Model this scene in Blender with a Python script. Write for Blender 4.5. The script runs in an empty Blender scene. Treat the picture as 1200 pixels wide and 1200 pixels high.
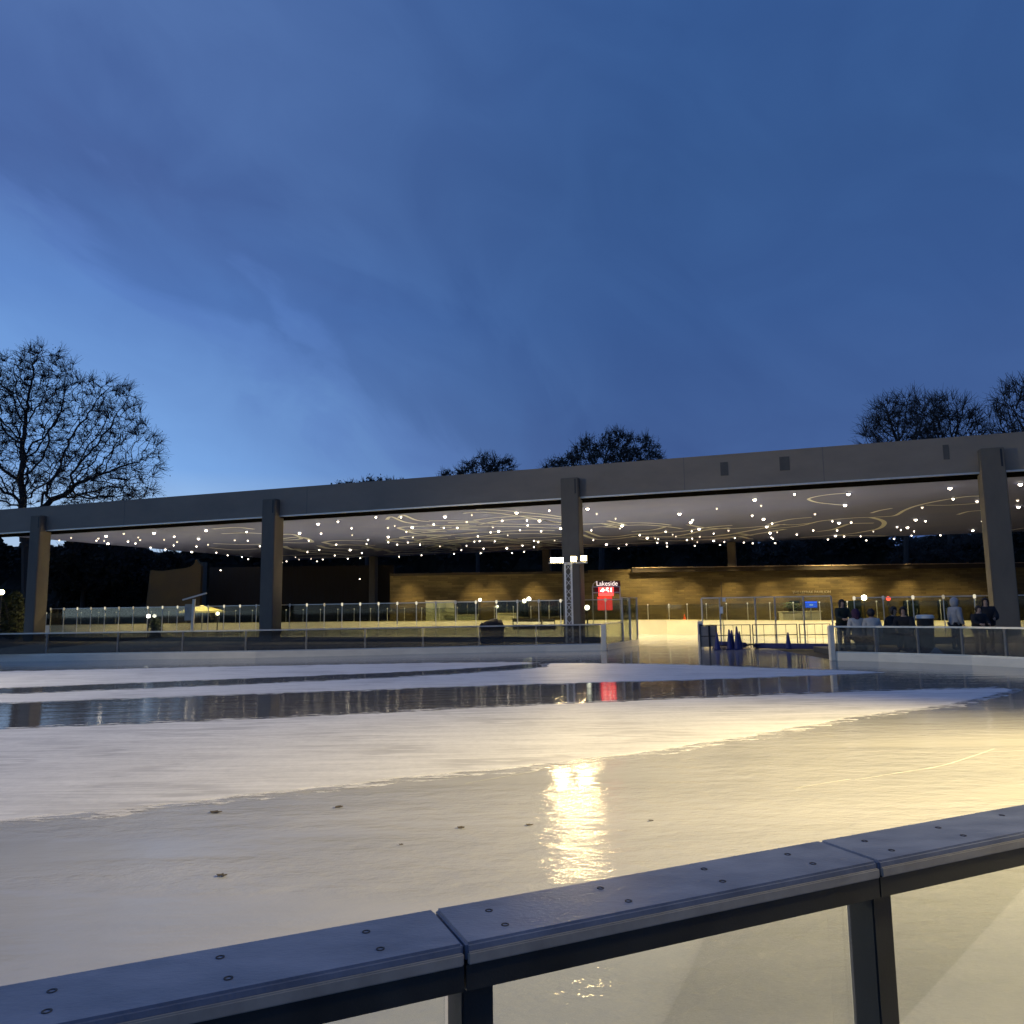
import bpy, bmesh, math, random
import numpy as np
from mathutils import Vector, Matrix
random.seed(7); rng = np.random.default_rng(7)
R_ = math.radians
scene = bpy.context.scene
COL = scene.collection
scene.render.engine = 'CYCLES'

# ---------------------------------------------------------------- camera
EYE = Vector((0, 0, 1.8))
FPX = 900.0
p, r = math.atan(112/900), math.atan(0.0137)
Fv = Vector((0, math.cos(p), math.sin(p)))
U0 = Vector((0, -math.sin(p), math.cos(p)))
X0 = Vector((1, 0, 0))
Rv = X0*math.cos(r) - U0*math.sin(r)
Uv = U0*math.cos(r) + X0*math.sin(r)
cd = bpy.data.cameras.new('camera'); cam = bpy.data.objects.new('camera', cd); COL.objects.link(cam)
cd.sensor_width = 36; cd.lens = 27; cd.clip_end = 2000; cd.clip_start = 0.05
M = Matrix((Rv, Uv, -Fv)).transposed().to_4x4(); M.translation = EYE
cam.matrix_world = M
scene.camera = cam

def ray(px, py): return Fv + Rv*((px-600)/FPX) + Uv*((600-py)/FPX)
def on_z(px, py, z):
    d = ray(px, py); return EYE + d*((z-EYE.z)/d.z)
def on_y(px, py, y):
    d = ray(px, py); return EYE + d*(y/d.y)
def on_plane(px, py, P, n):
    d = ray(px, py); return EYE + d*((Vector(P)-EYE).dot(n)/d.dot(n))
# canopy frame: t along the front edge, s back into the covered rink
TD = Vector((0.9429, -0.333, 0)); SN = Vector((0.333, 0.9429, 0)); ORG = Vector((0, 38, 0))
def cp(t, s=0, z=0): return ORG + TD*t + SN*s + Vector((0, 0, z))
CANG = math.atan2(TD.y, TD.x)
def t_at(px, s=0):
    P = ORG + SN*s; k = (px-600)/FPX
    return (k*P.y - P.x)/(TD.x - k*TD.y)

# ---------------------------------------------------------------- materials
MATS = {}
def new_mat(name):
    m = bpy.data.materials.new(name); m.use_nodes = True
    nt = m.node_tree; nt.nodes.clear()
    out = nt.nodes.new('ShaderNodeOutputMaterial')
    return m, nt, out
def N(nt, typ, **kw):
    n = nt.nodes.new(typ)
    for k, v in kw.items():
        if k in n.inputs.keys(): n.inputs[k].default_value = v
        else: setattr(n, k, v)
    return n
def ramp(nt, stops, interp='LINEAR'):
    n = nt.nodes.new('ShaderNodeValToRGB'); cr = n.color_ramp; cr.interpolation = interp
    while len(cr.elements) > 1: cr.elements.remove(cr.elements[-1])
    cr.elements[0].position = stops[0][0]; cr.elements[0].color = (*stops[0][1], 1)
    for q, c in stops[1:]:
        e = cr.elements.new(q); e.color = (*c, 1)
    return n
def math_n(nt, op, a=None, b=None, clamp=False):
    n = nt.nodes.new('ShaderNodeMath'); n.operation = op; n.use_clamp = clamp
    for i, v in enumerate((a, b)):
        if v is None: continue
        if isinstance(v, (int, float)): n.inputs[i].default_value = v
        else: nt.links.new(v, n.inputs[i])
    return n.outputs[0]
def mapr(nt, v, a, b, c=0, d=1, smooth=True):
    n = nt.nodes.new('ShaderNodeMapRange'); n.interpolation_type = 'SMOOTHSTEP' if smooth else 'LINEAR'
    nt.links.new(v, n.inputs[0])
    for i, q in enumerate((a, b, c, d)): n.inputs[i+1].default_value = q
    return n.outputs[0]
def coords(nt, scale=(1,1,1), rot=0, world=True):
    if world: o = N(nt, 'ShaderNodeNewGeometry').outputs['Position']
    else: o = N(nt, 'ShaderNodeTexCoord').outputs['Object']
    mp = N(nt, 'ShaderNodeMapping'); mp.inputs['Scale'].default_value = scale
    mp.inputs['Rotation'].default_value = (0, 0, rot); nt.links.new(o, mp.inputs[0])
    return mp.outputs[0]
def noise(nt, vec, scale, detail=4, rough=.55):
    n = N(nt, 'ShaderNodeTexNoise'); n.inputs['Scale'].default_value = scale
    n.inputs['Detail'].default_value = detail; n.inputs['Roughness'].default_value = rough
    nt.links.new(vec, n.inputs['Vector']); return n.outputs['Fac']

def surf(name, col, rough=.6, metal=0, spec=.5, var=.25, scale=3., bump=0., bscale=20., stretch=(1,1,1), rot=0, col2=None):
    """noise-varied principled surface"""
    if name in MATS: return MATS[name]
    m, nt, out = new_mat(name)
    b = N(nt, 'ShaderNodeBsdfPrincipled'); nt.links.new(b.outputs[0], out.inputs[0])
    v = coords(nt, stretch, rot)
    f = noise(nt, v, scale, 5, .6)
    c2 = col2 or tuple(x*(1-var) for x in col)
    hi = tuple(min(1, x*(1+var*.6)) for x in col)
    rp = ramp(nt, [(.3, c2), (.7, hi)]); nt.links.new(f, rp.inputs[0])
    nt.links.new(rp.outputs[0], b.inputs['Base Color'])
    b.inputs['Metallic'].default_value = metal; b.inputs['Specular IOR Level'].default_value = spec
    nt.links.new(mapr(nt, f, .3, .7, max(.02, rough*.85), min(1, rough*1.15)), b.inputs['Roughness'])
    if bump:
        f2 = noise(nt, v, bscale, 4, .6)
        bp = N(nt, 'ShaderNodeBump'); bp.inputs['Strength'].default_value = bump; bp.inputs['Distance'].default_value = .02
        nt.links.new(f2, bp.inputs['Height']); nt.links.new(bp.outputs[0], b.inputs['Normal'])
    MATS[name] = m; return m
def emit(name, col, strength):
    if name in MATS: return MATS[name]
    m, nt, out = new_mat(name)
    e = N(nt, 'ShaderNodeEmission'); e.inputs[0].default_value = (*col, 1); e.inputs[1].default_value = strength
    nt.links.new(e.outputs[0], out.inputs[0]); MATS[name] = m; return m
def glass(name, tint, refl=1.0, haze=0., hcol=(.3,.3,.3)):
    m, nt, out = new_mat(name)
    tr = N(nt, 'ShaderNodeBsdfTransparent'); tr.inputs[0].default_value = (*tint, 1)
    gl = N(nt, 'ShaderNodeBsdfGlossy'); gl.inputs['Roughness'].default_value = .03
    fr = N(nt, 'ShaderNodeFresnel'); fr.inputs[0].default_value = 1.5
    k = math_n(nt, 'MULTIPLY', fr.outputs[0], refl, True)
    mx = N(nt, 'ShaderNodeMixShader'); nt.links.new(k, mx.inputs[0])
    nt.links.new(tr.outputs[0], mx.inputs[1]); nt.links.new(gl.outputs[0], mx.inputs[2])
    o = mx.outputs[0]
    if haze:
        df = N(nt, 'ShaderNodeBsdfDiffuse'); df.inputs[0].default_value = (*hcol, 1)
        f = mapr(nt, noise(nt, coords(nt), 4, 5, .7), .35, .75, haze*.4, haze*1.5)
        m2 = N(nt, 'ShaderNodeMixShader'); nt.links.new(f, m2.inputs[0])
        nt.links.new(o, m2.inputs[1]); nt.links.new(df.outputs[0], m2.inputs[2]); o = m2.outputs[0]
    nt.links.new(o, out.inputs[0]); MATS[name] = m; return m

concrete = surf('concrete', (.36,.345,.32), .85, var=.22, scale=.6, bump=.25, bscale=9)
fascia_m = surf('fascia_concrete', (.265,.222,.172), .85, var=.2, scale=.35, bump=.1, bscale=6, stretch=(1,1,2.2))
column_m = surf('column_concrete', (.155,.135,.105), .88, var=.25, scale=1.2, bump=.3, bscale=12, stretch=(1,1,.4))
ceiling_m = surf('ceiling_plaster', (.13,.160,.37), .75, var=.10, scale=.25)
inlay_m = surf('silver_inlay', (.88,.93,.98), .5, var=.02, scale=2)
dark_m = surf('dark_metal', (.018,.018,.02), .5, var=.2, scale=4)
black_cloth = surf('black_cloth', (.012,.012,.015), .9, var=.3, scale=6)
steel = surf('galvanised_steel', (.55,.54,.50), .38, metal=.6, var=.15, scale=6)
truss_m = surf('aluminium_truss', (.86,.85,.80), .4, metal=.1, var=.1, scale=8)
post_m = surf('post_grey', (.22,.21,.19), .5, var=.2, scale=6)
white_pl = surf('white_plastic', (.84,.77,.62), .4, var=.10, scale=1.5, stretch=(1,1,3))
cream_pl = surf('cream_board', (.80,.74,.56), .45, var=.08, scale=1.0)
rail_m = surf('rail_blue_grey', (.21,.25,.335), .40, var=.28, scale=5, bump=.12, bscale=60, stretch=(1,2.2,1), rot=-.4)
rail_edge = surf('rail_edge', (.36,.35,.32), .55, var=.2, scale=12)
beam_m = surf('rail_beam', (.026,.032,.034), .55, var=.35, scale=6, bump=.05, bscale=150)
asphalt = surf('asphalt', (.04,.04,.04), .9, var=.3, scale=2, bump=.4, bscale=80)
deck_m = surf('deck_rubber', (.10,.092,.08), .85, var=.3, scale=1.5, bump=.3, bscale=50)
bark = surf('bark', (.035,.03,.027), .95, var=.35, scale=3, bump=.5, bscale=14)
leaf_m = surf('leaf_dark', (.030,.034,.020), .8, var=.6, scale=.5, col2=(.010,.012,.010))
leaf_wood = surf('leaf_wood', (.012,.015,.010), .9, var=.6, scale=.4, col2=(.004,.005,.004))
leaf_lit = surf('leaf_green', (.06,.09,.02), .7, var=.5, scale=3)
navy = surf('navy_plastic', (.018,.024,.13), .5, var=.2, scale=4)
wood_dark = surf('dark_timber', (.028,.019,.011), .8, var=.4, scale=1.5, stretch=(6,6,.3))
barrier_glass = glass('barrier_glass', (.50,.52,.52), .9, .16, (.16,.16,.155))
near_glass = glass('clear_glass', (.93,.95,.94), .35, .012, (.5,.5,.5))
fence_glass = glass('fence_glass', (.74,.76,.70), .45, .012, (.14,.14,.10))
pane_dark = surf('window_pane', (.012,.02,.016), .12, var=.4, scale=1.0)

def stone_mat():
    m, nt, out = new_mat('stacked_stone')
    b = N(nt, 'ShaderNodeBsdfPrincipled'); b.inputs['Roughness'].default_value = .9
    nt.links.new(b.outputs[0], out.inputs[0])
    g = N(nt, 'ShaderNodeNewGeometry').outputs['Position']
    # courses of long flat stones: brick pattern in (along, height)
    sp = N(nt, 'ShaderNodeSeparateXYZ'); nt.links.new(g, sp.inputs[0])
    along = math_n(nt, 'ADD', sp.outputs[0], math_n(nt, 'MULTIPLY', sp.outputs[1], .37))
    cb = N(nt, 'ShaderNodeCombineXYZ'); nt.links.new(along, cb.inputs[0]); nt.links.new(sp.outputs[2], cb.inputs[1])
    br = N(nt, 'ShaderNodeTexBrick'); nt.links.new(cb.outputs[0], br.inputs['Vector'])
    br.inputs['Scale'].default_value = 1; br.inputs['Brick Width'].default_value = .95; br.inputs['Row Height'].default_value = .16
    br.inputs['Mortar Size'].default_value = .008; br.offset = .37; br.squash = 1
    br.inputs['Color1'].default_value = (.215,.165,.068,1); br.inputs['Color2'].default_value = (.130,.097,.040,1); br.inputs['Mortar'].default_value = (.10,.068,.028,1)
    f = noise(nt, coords(nt, (.5,.5,1.6)), .8, 5, .6)
    rp = ramp(nt, [(.25, (.42,.42,.42)), (.55, (.8,.78,.72)), (.8, (1.15,1.1,1))]); nt.links.new(f, rp.inputs[0])
    mx = N(nt, 'ShaderNodeMix', data_type='RGBA', blend_type='MULTIPLY'); mx.inputs[0].default_value = 1
    nt.links.new(br.outputs[0], mx.inputs[6]); nt.links.new(rp.outputs[0], mx.inputs[7])
    nt.links.new(mx.outputs[2], b.inputs['Base Color'])
    bp = N(nt, 'ShaderNodeBump'); bp.inputs['Strength'].default_value = .6; bp.inputs['Distance'].default_value = .03
    nt.links.new(br.outputs[1], bp.inputs['Height']); bp.invert = True; nt.links.new(bp.outputs[0], b.inputs['Normal'])
    MATS['stone'] = m; return m
stone = stone_mat()

# --- ice
SK = R_(20)
def ice_bump(nt, strength, vec_scale, sc, dist=.01, extra=None):
    v = coords(nt, vec_scale, -SK)
    f = noise(nt, v, sc, 5, .62)
    bp = N(nt, 'ShaderNodeBump'); bp.inputs['Strength'].default_value = strength; bp.inputs['Distance'].default_value = dist
    nt.links.new(f, bp.inputs['Height']); return bp.outputs[0], f
def ice_base():
    m, nt, out = new_mat('resurfaced_ice')
    a = N(nt, 'ShaderNodeBsdfPrincipled'); b = N(nt, 'ShaderNodeBsdfPrincipled')
    pos = N(nt, 'ShaderNodeNewGeometry').outputs['Position']
    sp = N(nt, 'ShaderNodeSeparateXYZ'); nt.links.new(pos, sp.inputs[0])
    big = noise(nt, coords(nt, (.35,.9,1), -SK), .55, 4, .55)
    streak = noise(nt, coords(nt, (.10,3.2,1), -SK), 1.0, 5, .6)
    # ring ice, half frozen over
    rp = ramp(nt, [(.30, (.40,.41,.42)), (.55, (.50,.505,.51)), (.75, (.56,.565,.57))]); nt.links.new(big, rp.inputs[0])
    rs = ramp(nt, [(.35, (.965,.965,.965)), (.62, (1,1,1)), (.78, (1.04,1.04,1.035))]); nt.links.new(streak, rs.inputs[0])
    mx = N(nt, 'ShaderNodeMix', data_type='RGBA', blend_type='MULTIPLY'); mx.inputs[0].default_value = 1
    nt.links.new(rp.outputs[0], mx.inputs[6]); nt.links.new(rs.outputs[0], mx.inputs[7])
    nt.links.new(mx.outputs[2], a.inputs['Base Color'])
    nt.links.new(mapr(nt, streak, .35, .62, .045, .12), a.inputs['Roughness'])
    a.inputs['IOR'].default_value = 1.33
    bn, ff = ice_bump(nt, 1.0, (.75, 1.5, 1), 3.4, .021)
    band = mapr(nt, noise(nt, coords(nt, (.10,.62,1), -SK), 1.0, 3, .5), .42, .56, .22, 1)
    fine = noise(nt, coords(nt, (1.5, 14, 1), -SK), 2.0, 3, .5)
    hg = math_n(nt, 'ADD', math_n(nt, 'MULTIPLY', ff, band), math_n(nt, 'MULTIPLY', fine, .035))
    nt.links.new(hg, bn.node.inputs['Height']); nt.links.new(bn, a.inputs['Normal'])
    # wet film far off
    b.inputs['Base Color'].default_value = (.16,.165,.175,1); b.inputs['IOR'].default_value = 1.33
    b.inputs['Roughness'].default_value = .07
    bn2, _ = ice_bump(nt, 1.0, (.35, 1.3, 1), 2.4, .0065); nt.links.new(bn2, b.inputs['Normal'])
    d = math_n(nt, 'ADD', sp.outputs[1], math_n(nt, 'MULTIPLY', big, 6))
    d = math_n(nt, 'ADD', d, math_n(nt, 'MULTIPLY', streak, 3))
    k = mapr(nt, d, 14, 20.5)
    k2 = mapr(nt, sp.outputs[1], 24, 30, 1, .62)     # drier again beyond the outer ring
    k = math_n(nt, 'MULTIPLY', k, k2); k = math_n(nt, 'MULTIPLY', k, mapr(nt, sp.outputs[1], 32.5, 36.5, 1, .15))
    ms = N(nt, 'ShaderNodeMixShader'); nt.links.new(k, ms.inputs[0])
    nt.links.new(a.outputs[0], ms.inputs[1]); nt.links.new(b.outputs[0], ms.inputs[2])
    nt.links.new(ms.outputs[0], out.inputs[0]); return m
def ice_wet():
    m, nt, out = new_mat('wet_ice')
    b = N(nt, 'ShaderNodeBsdfPrincipled'); nt.links.new(b.outputs[0], out.inputs[0])
    f = noise(nt, coords(nt, (.25,1.4,1), -R_(11)), .8, 4, .5)
    rp = ramp(nt, [(.3, (.10,.105,.12)), (.7, (.15,.155,.17))]); nt.links.new(f, rp.inputs[0])
    nt.links.new(rp.outputs[0], b.inputs['Base Color']); b.inputs['IOR'].default_value = 1.33
    b.inputs['Roughness'].default_value = .045
    bn, _ = ice_bump(nt, 1.0, (.35, 1.3, 1), 2.4, .0065); nt.links.new(bn, b.inputs['Normal'])
    return m
def ice_frost():
    m, nt, out = new_mat('frosted_ice')
    b = N(nt, 'ShaderNodeBsdfPrincipled'); nt.links.new(b.outputs[0], out.inputs[0])
    f = noise(nt, coords(nt, (.35,3,1), -R_(12)), 1.6, 6, .65)
    g = noise(nt, coords(nt, (3,3,1)), 3.0, 5, .7)
    fg = math_n(nt, 'ADD', math_n(nt, 'MULTIPLY', f, .65), math_n(nt, 'MULTIPLY', g, .35))
    rp = ramp(nt, [(.34, (.62,.625,.63)), (.50, (.765,.767,.77)), (.66, (.90,.90,.90))]); nt.links.new(fg, rp.inputs[0])
    # skate scratches: thin crossing lines
    w = []
    for ang, sc, sd in ((.25, 1.3, 3.1), (-.5, 1.0, 9.7), (1.1, .8, 4.4)):
        v = coords(nt, (.22, 2.2, 1), ang)
        n1 = N(nt, 'ShaderNodeTexNoise'); n1.inputs['Scale'].default_value = sc; n1.inputs['Detail'].default_value = 3
        n1.noise_dimensions = '4D'; n1.inputs['W'].default_value = sd; nt.links.new(v, n1.inputs['Vector'])
        q = math_n(nt, 'ABSOLUTE', math_n(nt, 'SUBTRACT', n1.outputs['Fac'], .5))
        w.append(mapr(nt, q, 0, .028, 1, 0))
    s = math_n(nt, 'MAXIMUM', math_n(nt, 'MAXIMUM', w[0], w[1]), w[2])
    gate = mapr(nt, noise(nt, coords(nt), .5, 3), .40, .62, .1, .85)
    s = math_n(nt, 'MULTIPLY', s, gate)
    mx = N(nt, 'ShaderNodeMix', data_type='RGBA'); nt.links.new(s, mx.inputs[0])
    nt.links.new(rp.outputs[0], mx.inputs[6]); mx.inputs[7].default_value = (.52,.52,.53,1)
    nt.links.new(mx.outputs[2], b.inputs['Base Color'])
    b.inputs['IOR'].default_value = 1.31; b.inputs['Specular IOR Level'].default_value = .25
    b.inputs['Roughness'].default_value = .55
    bp = N(nt, 'ShaderNodeBump'); bp.inputs['Strength'].default_value = .8; bp.inputs['Distance'].default_value = .02
    nt.links.new(math_n(nt, 'SUBTRACT', fg, math_n(nt, 'MULTIPLY', s, .3)), bp.inputs['Height']); nt.links.new(bp.outputs[0], b.inputs['Normal'])
    return m
M_ring, M_wet, M_frost = ice_base(), ice_wet(), ice_frost()

# ---------------------------------------------------------------- mesh helpers
class MB:
    def __init__(s): s.v = []; s.f = []
    def add(s, vs, fs):
        o = len(s.v); s.v += [Vector(q) for q in vs]; s.f += [tuple(i+o for i in f) for f in fs]; return s
    def box(s, c, size, ang=0, bev=0):
        hx, hy, hz = (q/2 for q in size); ca, sa = math.cos(ang), math.sin(ang); c = Vector(c)
        if bev:
            bm = bmesh.new(); bmesh.ops.create_cube(bm, size=1)
            for v in bm.verts: v.co = Vector((v.co.x*size[0], v.co.y*size[1], v.co.z*size[2]))
            bmesh.ops.bevel(bm, geom=bm.edges[:], offset=bev, segments=2, affect='EDGES')
            vs = [Vector((v.co.x*ca - v.co.y*sa, v.co.x*sa + v.co.y*ca, v.co.z)) + c for v in bm.verts]
            bm.verts.index_update()
            fs = [tuple(v.index for v in f.verts) for f in bm.faces]; bm.free(); return s.add(vs, fs)
        vs = []
        for z in (-hz, hz):
            for x, y in ((-hx,-hy),(hx,-hy),(hx,hy),(-hx,hy)):
                vs.append(c + Vector((x*ca - y*sa, x*sa + y*ca, z)))
        return s.add(vs, [(3,2,1,0),(4,5,6,7),(0,1,5,4),(1,2,6,5),(2,3,7,6),(3,0,4,7)])
    def bar(s, a, b, w, h=None, up=(0,0,1)):
        h = h or w; a, b = Vector(a), Vector(b); d = (b-a).normalized(); up = Vector(up)
        if abs(d.dot(up)) > .95: up = Vector((0,1,0))
        x = d.cross(up).normalized()*(w/2); y = x.cross(d).normalized()*(h/2)
        vs = [q + e for q in (a, b) for e in (-x-y, x-y, x+y, -x+y)]
        return s.add(vs, [(0,1,2,3),(7,6,5,4),(0,4,5,1),(1,5,6,2),(2,6,7,3),(3,7,4,0)])
    def tube(s, a, b, r0, r1=None, n=8, cap=True):
        r1 = r0 if r1 is None else r1; a, b = Vector(a), Vector(b); d = b-a
        if d.length < 1e-6: return s
        d.normalize(); x = d.orthogonal().normalized(); y = d.cross(x)
        vs = []
        for q, rr in ((a, r0), (b, r1)):
            for i in range(n):
                t = 2*math.pi*i/n; vs.append(q + (x*math.cos(t) + y*math.sin(t))*rr)
        fs = [(i, (i+1) % n, n+(i+1) % n, n+i) for i in range(n)]
        if cap: fs += [tuple(range(n))[::-1], tuple(range(n, 2*n))]
        return s.add(vs, fs)
    def lathe(s, prof, n=16, c=(0,0,0)):
        c = Vector(c); vs = []; m = len(prof)
        for i in range(n):
            t = 2*math.pi*i/n
            for rr, z in prof: vs.append(c + Vector((rr*math.cos(t), rr*math.sin(t), z)))
        fs = [(i*m+j, ((i+1) % n)*m+j, ((i+1) % n)*m+j+1, i*m+j+1) for i in range(n) for j in range(m-1)]
        fs.append(tuple(i*m for i in range(n))[::-1]); fs.append(tuple(i*m+m-1 for i in range(n)))
        return s.add(vs, fs)
    def prism(s, poly, z0, z1):
        n = len(poly); vs = [(q[0], q[1], z0) for q in poly] + [(q[0], q[1], z1) for q in poly]
        return s.add(vs, [tuple(range(n))[::-1], tuple(range(n, 2*n))] + [(i, (i+1) % n, n+(i+1) % n, n+i) for i in range(n)])
    def quadwall(s, a, b, z0, z1, th):
        """vertical slab from plan point a to b"""
        a, b = Vector(a), Vector(b); m = (a+b)/2; d = b-a
        return s.box((m.x, m.y, (z0+z1)/2), (Vector((d.x,d.y)).length, th, z1-z0), math.atan2(d.y, d.x))

def wloc(o):
    v = Vector((0,0,0))
    while o: v = v + o.location; o = o.parent
    return v
def tag(o, label=None, cat=None, group=None, kind=None):
    if label: o['label'] = label
    if cat: o['category'] = cat
    if group: o['group'] = group
    if kind: o['kind'] = kind
    return o
def mesh(name, mb, mat, smooth=False):
    me = bpy.data.meshes.new(name); me.from_pydata(mb.v, [], mb.f); me.update()
    bm = bmesh.new(); bm.from_mesh(me); bmesh.ops.recalc_face_normals(bm, faces=bm.faces); bm.to_mesh(me); bm.free()
    for mt in (mat if isinstance(mat, (list, tuple)) else [mat]): me.materials.append(mt)
    if smooth:
        for q in me.polygons: q.use_smooth = True
    return me
def obj(name, mb, mat, parent=None, smooth=False, local=False):
    """one mesh object; vertices given in world space unless local"""
    if parent is None:
        if local: base = Vector((0,0,0))
        else:
            mn = [min(v[i] for v in mb.v) for i in range(3)]; mx = [max(v[i] for v in mb.v) for i in range(3)]
            base = Vector(((mn[0]+mx[0])/2, (mn[1]+mx[1])/2, mn[2]))
    else: base = Vector((0,0,0)) if local else wloc(parent)
    mb.v = [v - base for v in mb.v]
    o = bpy.data.objects.new(name, mesh(name, mb, mat, smooth)); COL.objects.link(o)
    if parent is None: o.location = base
    else: o.parent = parent
    return o
def thing(name, label, cat, loc=(0,0,0), rz=0, group=None):
    o = bpy.data.objects.new(name, None); COL.objects.link(o); o.location = loc; o.rotation_euler = (0,0,rz)
    o.empty_display_size = .2
    return tag(o, label, cat, group)
def dup(o, parent=None, **kw):
    c = o.copy(); COL.objects.link(c)
    if parent: c.parent = parent
    for ch in list(o.children): dup(ch, c)
    for k, v in kw.items():
        if k in ('location', 'rotation_euler', 'scale'): setattr(c, k, v)
        else: c[k] = v
    return c
def catmull(pts, n=6):
    P = [pts[0]] + list(pts) + [pts[-1]]; out = []
    for i in range(1, len(P)-2):
        p0, p1, p2, p3 = (np.array(q, float) for q in P[i-1:i+3])
        for k in range(n):
            t = k/n
            out.append(tuple(.5*((2*p1) + (-p0+p2)*t + (2*p0-5*p1+4*p2-p3)*t*t + (-p0+3*p1-3*p2+p3)*t**3)))
    out.append(tuple(pts[-1])); return out
def text(name, s, size, mat, parent, loc, rot, depth=.01, sx=1):
    cu = bpy.data.curves.new(name, 'FONT'); cu.body = s; cu.size = size; cu.extrude = depth; cu.align_x = 'CENTER'; cu.align_y = 'CENTER'
    tmp = bpy.data.objects.new(name, cu); COL.objects.link(tmp); bpy.context.view_layer.update()
    me = bpy.data.meshes.new_from_object(tmp.evaluated_get(bpy.context.evaluated_depsgraph_get()))
    bpy.data.objects.remove(tmp); me.materials.clear(); me.materials.append(mat)
    o = bpy.data.objects.new(name, me); COL.objects.link(o); o.parent = parent; o.location = loc; o.rotation_euler = rot; o.scale = (sx,1,1)
    return o

# ---------------------------------------------------------------- ground and ice
def sheet(name, poly, z, mat, kind='structure'):
    mb = MB(); mb.add([(q[0], q[1], z) for q in poly], [tuple(range(len(poly)))])
    o = obj(name, mb, mat); o['kind'] = kind; return o
circ = [(420*math.cos(2*math.pi*i/64), 420*math.sin(2*math.pi*i/64)+60) for i in range(64)]
sheet('ground', circ, -.06, asphalt)

LB = [on_z(x, y, 0) for x, y in ((-170,779.5),(-80,777.5),(0,775.5),(150,773.2),(300,771),(430,768),(550,765.2),(640,763.2),(705,762.2))]
RB = [on_z(x, y, 0) for x, y in ((979,774),(1030,775.2),(1080,777),(1140,779.3),(1200,782.5))]
RB += [Vector((15.3,18.6,0)), Vector((16.3,15.8,0)), Vector((16.8,12.5,0)), Vector((16.6,9,0))]
FB = [Vector(q) for q in ((-38,63,0),(-26,62.5,0),(-13.5,60,0),(0,55,0),(9.7,49,0),(15.2,42,0),(18,39.2,0),(20.7,36.6,0),(25,33.6,0))]
# ice: outdoor rink through the gap to the covered rink
ice_poly = [(-24,3),(-24,29)] + [(v.x, v.y) for v in LB[2:]] + [(5.2,36.0),(-33,50.5),(-36,63)] + [(v.x, v.y) for v in FB[1:]] + [(22,33.2),(10.6,36)] + [(v.x, v.y) for v in RB] + [(13,2.6),(0,2.0),(-10,2.0)]
sheet('ice', ice_poly, 0, M_ring)
def frost(px, z=.008, grow_=0., amp=.05):
    P = [on_z(x, y, z) for x, y in px]; Q = []
    n = len(P); c = sum(P, Vector((0,0,0)))/n; area = sum(P[i].x*P[(i+1) % n].y - P[(i+1) % n].x*P[i].y for i in range(n)); sg = 1 if area > 0 else -1
    for i in range(n):
        a, b = P[i], P[(i+1) % n]; m = max(1, min(60, int((b-a).length/.12))); t = (b-a)
        if t.length < 1e-6: continue
        t.normalize(); nn = Vector((t.y, -t.x, 0))*sg
        for k in range(m):
            v = a.lerp(b, k/m); q = v.x*1.7+v.y*2.3
            wob = .5*math.sin(q*1.3)+.35*math.sin(q*3.1+1)+.25*math.sin(q*7.7+2)+random.gauss(0,.35)
            Q.append(v + nn*(grow_ + amp*wob*min(1, v.y/9)))
    return Q
def frost_fringe():
    m, nt, out = new_mat('frost_fringe')
    b = N(nt, 'ShaderNodeBsdfDiffuse'); b.inputs[0].default_value = (.72,.72,.725,1); tr = N(nt, 'ShaderNodeBsdfTransparent')
    f = noise(nt, coords(nt, (.6,2.6,1), -R_(14)), 3.0, 6, .75)
    mx = N(nt, 'ShaderNodeMixShader'); nt.links.new(mapr(nt, f, .46, .60), mx.inputs[0]); nt.links.new(tr.outputs[0], mx.inputs[1]); nt.links.new(b.outputs[0], mx.inputs[2])
    nt.links.new(mx.outputs[0], out.inputs[0]); return m
M_fringe = frost_fringe()
fa = catmull([(-190,990),(0,961),(200,941),(400,918),(600,898),(700,887),(800,873),(900,857),(1000,839),(1100,826),(1150,816),(1182,808)], 5) + \
     catmull([(1178,806.5),(1100,808),(1000,811),(800,819),(640,826),(400,838),(200,847),(0,855),(-190,863)], 4)
fb = catmull([(-190,830),(0,823),(200,816),(400,809),(533,804),(667,800),(800,796.5),(900,793),(1033,788)], 4) + \
     catmull([(1000,786),(900,783),(800,779),(720,777.6),(655,777.2),(642,779.5),(633,782.6),(533,790),(400,797),(200,806),(0,814),(-190,822)], 4)
fd = catmull([(-190,813.5),(0,806),(200,798),(400,790),(533,783.7),(622,777.3)], 4) + catmull([(618,776),(533,776.6),(400,778.8),(200,782.6),(0,787),(-190,791)], 4)
wet = catmull([(-190,866),(0,858),(400,841),(800,822),(1000,814),(1184,807.5)], 4) + catmull([(1150,798),(1050,787),(900,781.5),(720,775.5),(622,774.8),(400,777.2),(0,785.5),(-190,790)], 4)
sheet('wet_ice_strip', [on_z(x, y, .004) for x, y in wet], .004, M_wet)
def skirted(name, P, z, mat):
    mb = MB(); n = len(P); mb.v = [Vector((q[0], q[1], z)) for q in P]; mb.f = [tuple(range(n))]
    area = sum(P[i].x*P[(i+1) % n].y - P[(i+1) % n].x*P[i].y for i in range(n)); sg = 1 if area > 0 else -1
    for i in range(n):
        t = P[(i+1) % n] - P[i-1]; t.z = 0; t.normalize() if t.length > 1e-6 else None
        mb.v.append(Vector((P[i].x + t.y*sg*.05, P[i].y - t.x*sg*.05, -.001)))
    mb.f += [(i, (i+1) % n, n+(i+1) % n, n+i) for i in range(n)]
    o = obj(name, mb, mat); o['kind'] = 'structure'
for poly in (fa, fb, fd):
    skirted('frosted_ice', frost(poly), .008, M_frost)
    skirted('frost_fringe', frost(poly, .004, .24, .09), .0055, M_fringe)
ridge_m = surf('frost_ridge', (.60,.60,.59), .7, var=.35, scale=5, spec=.1)
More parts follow.
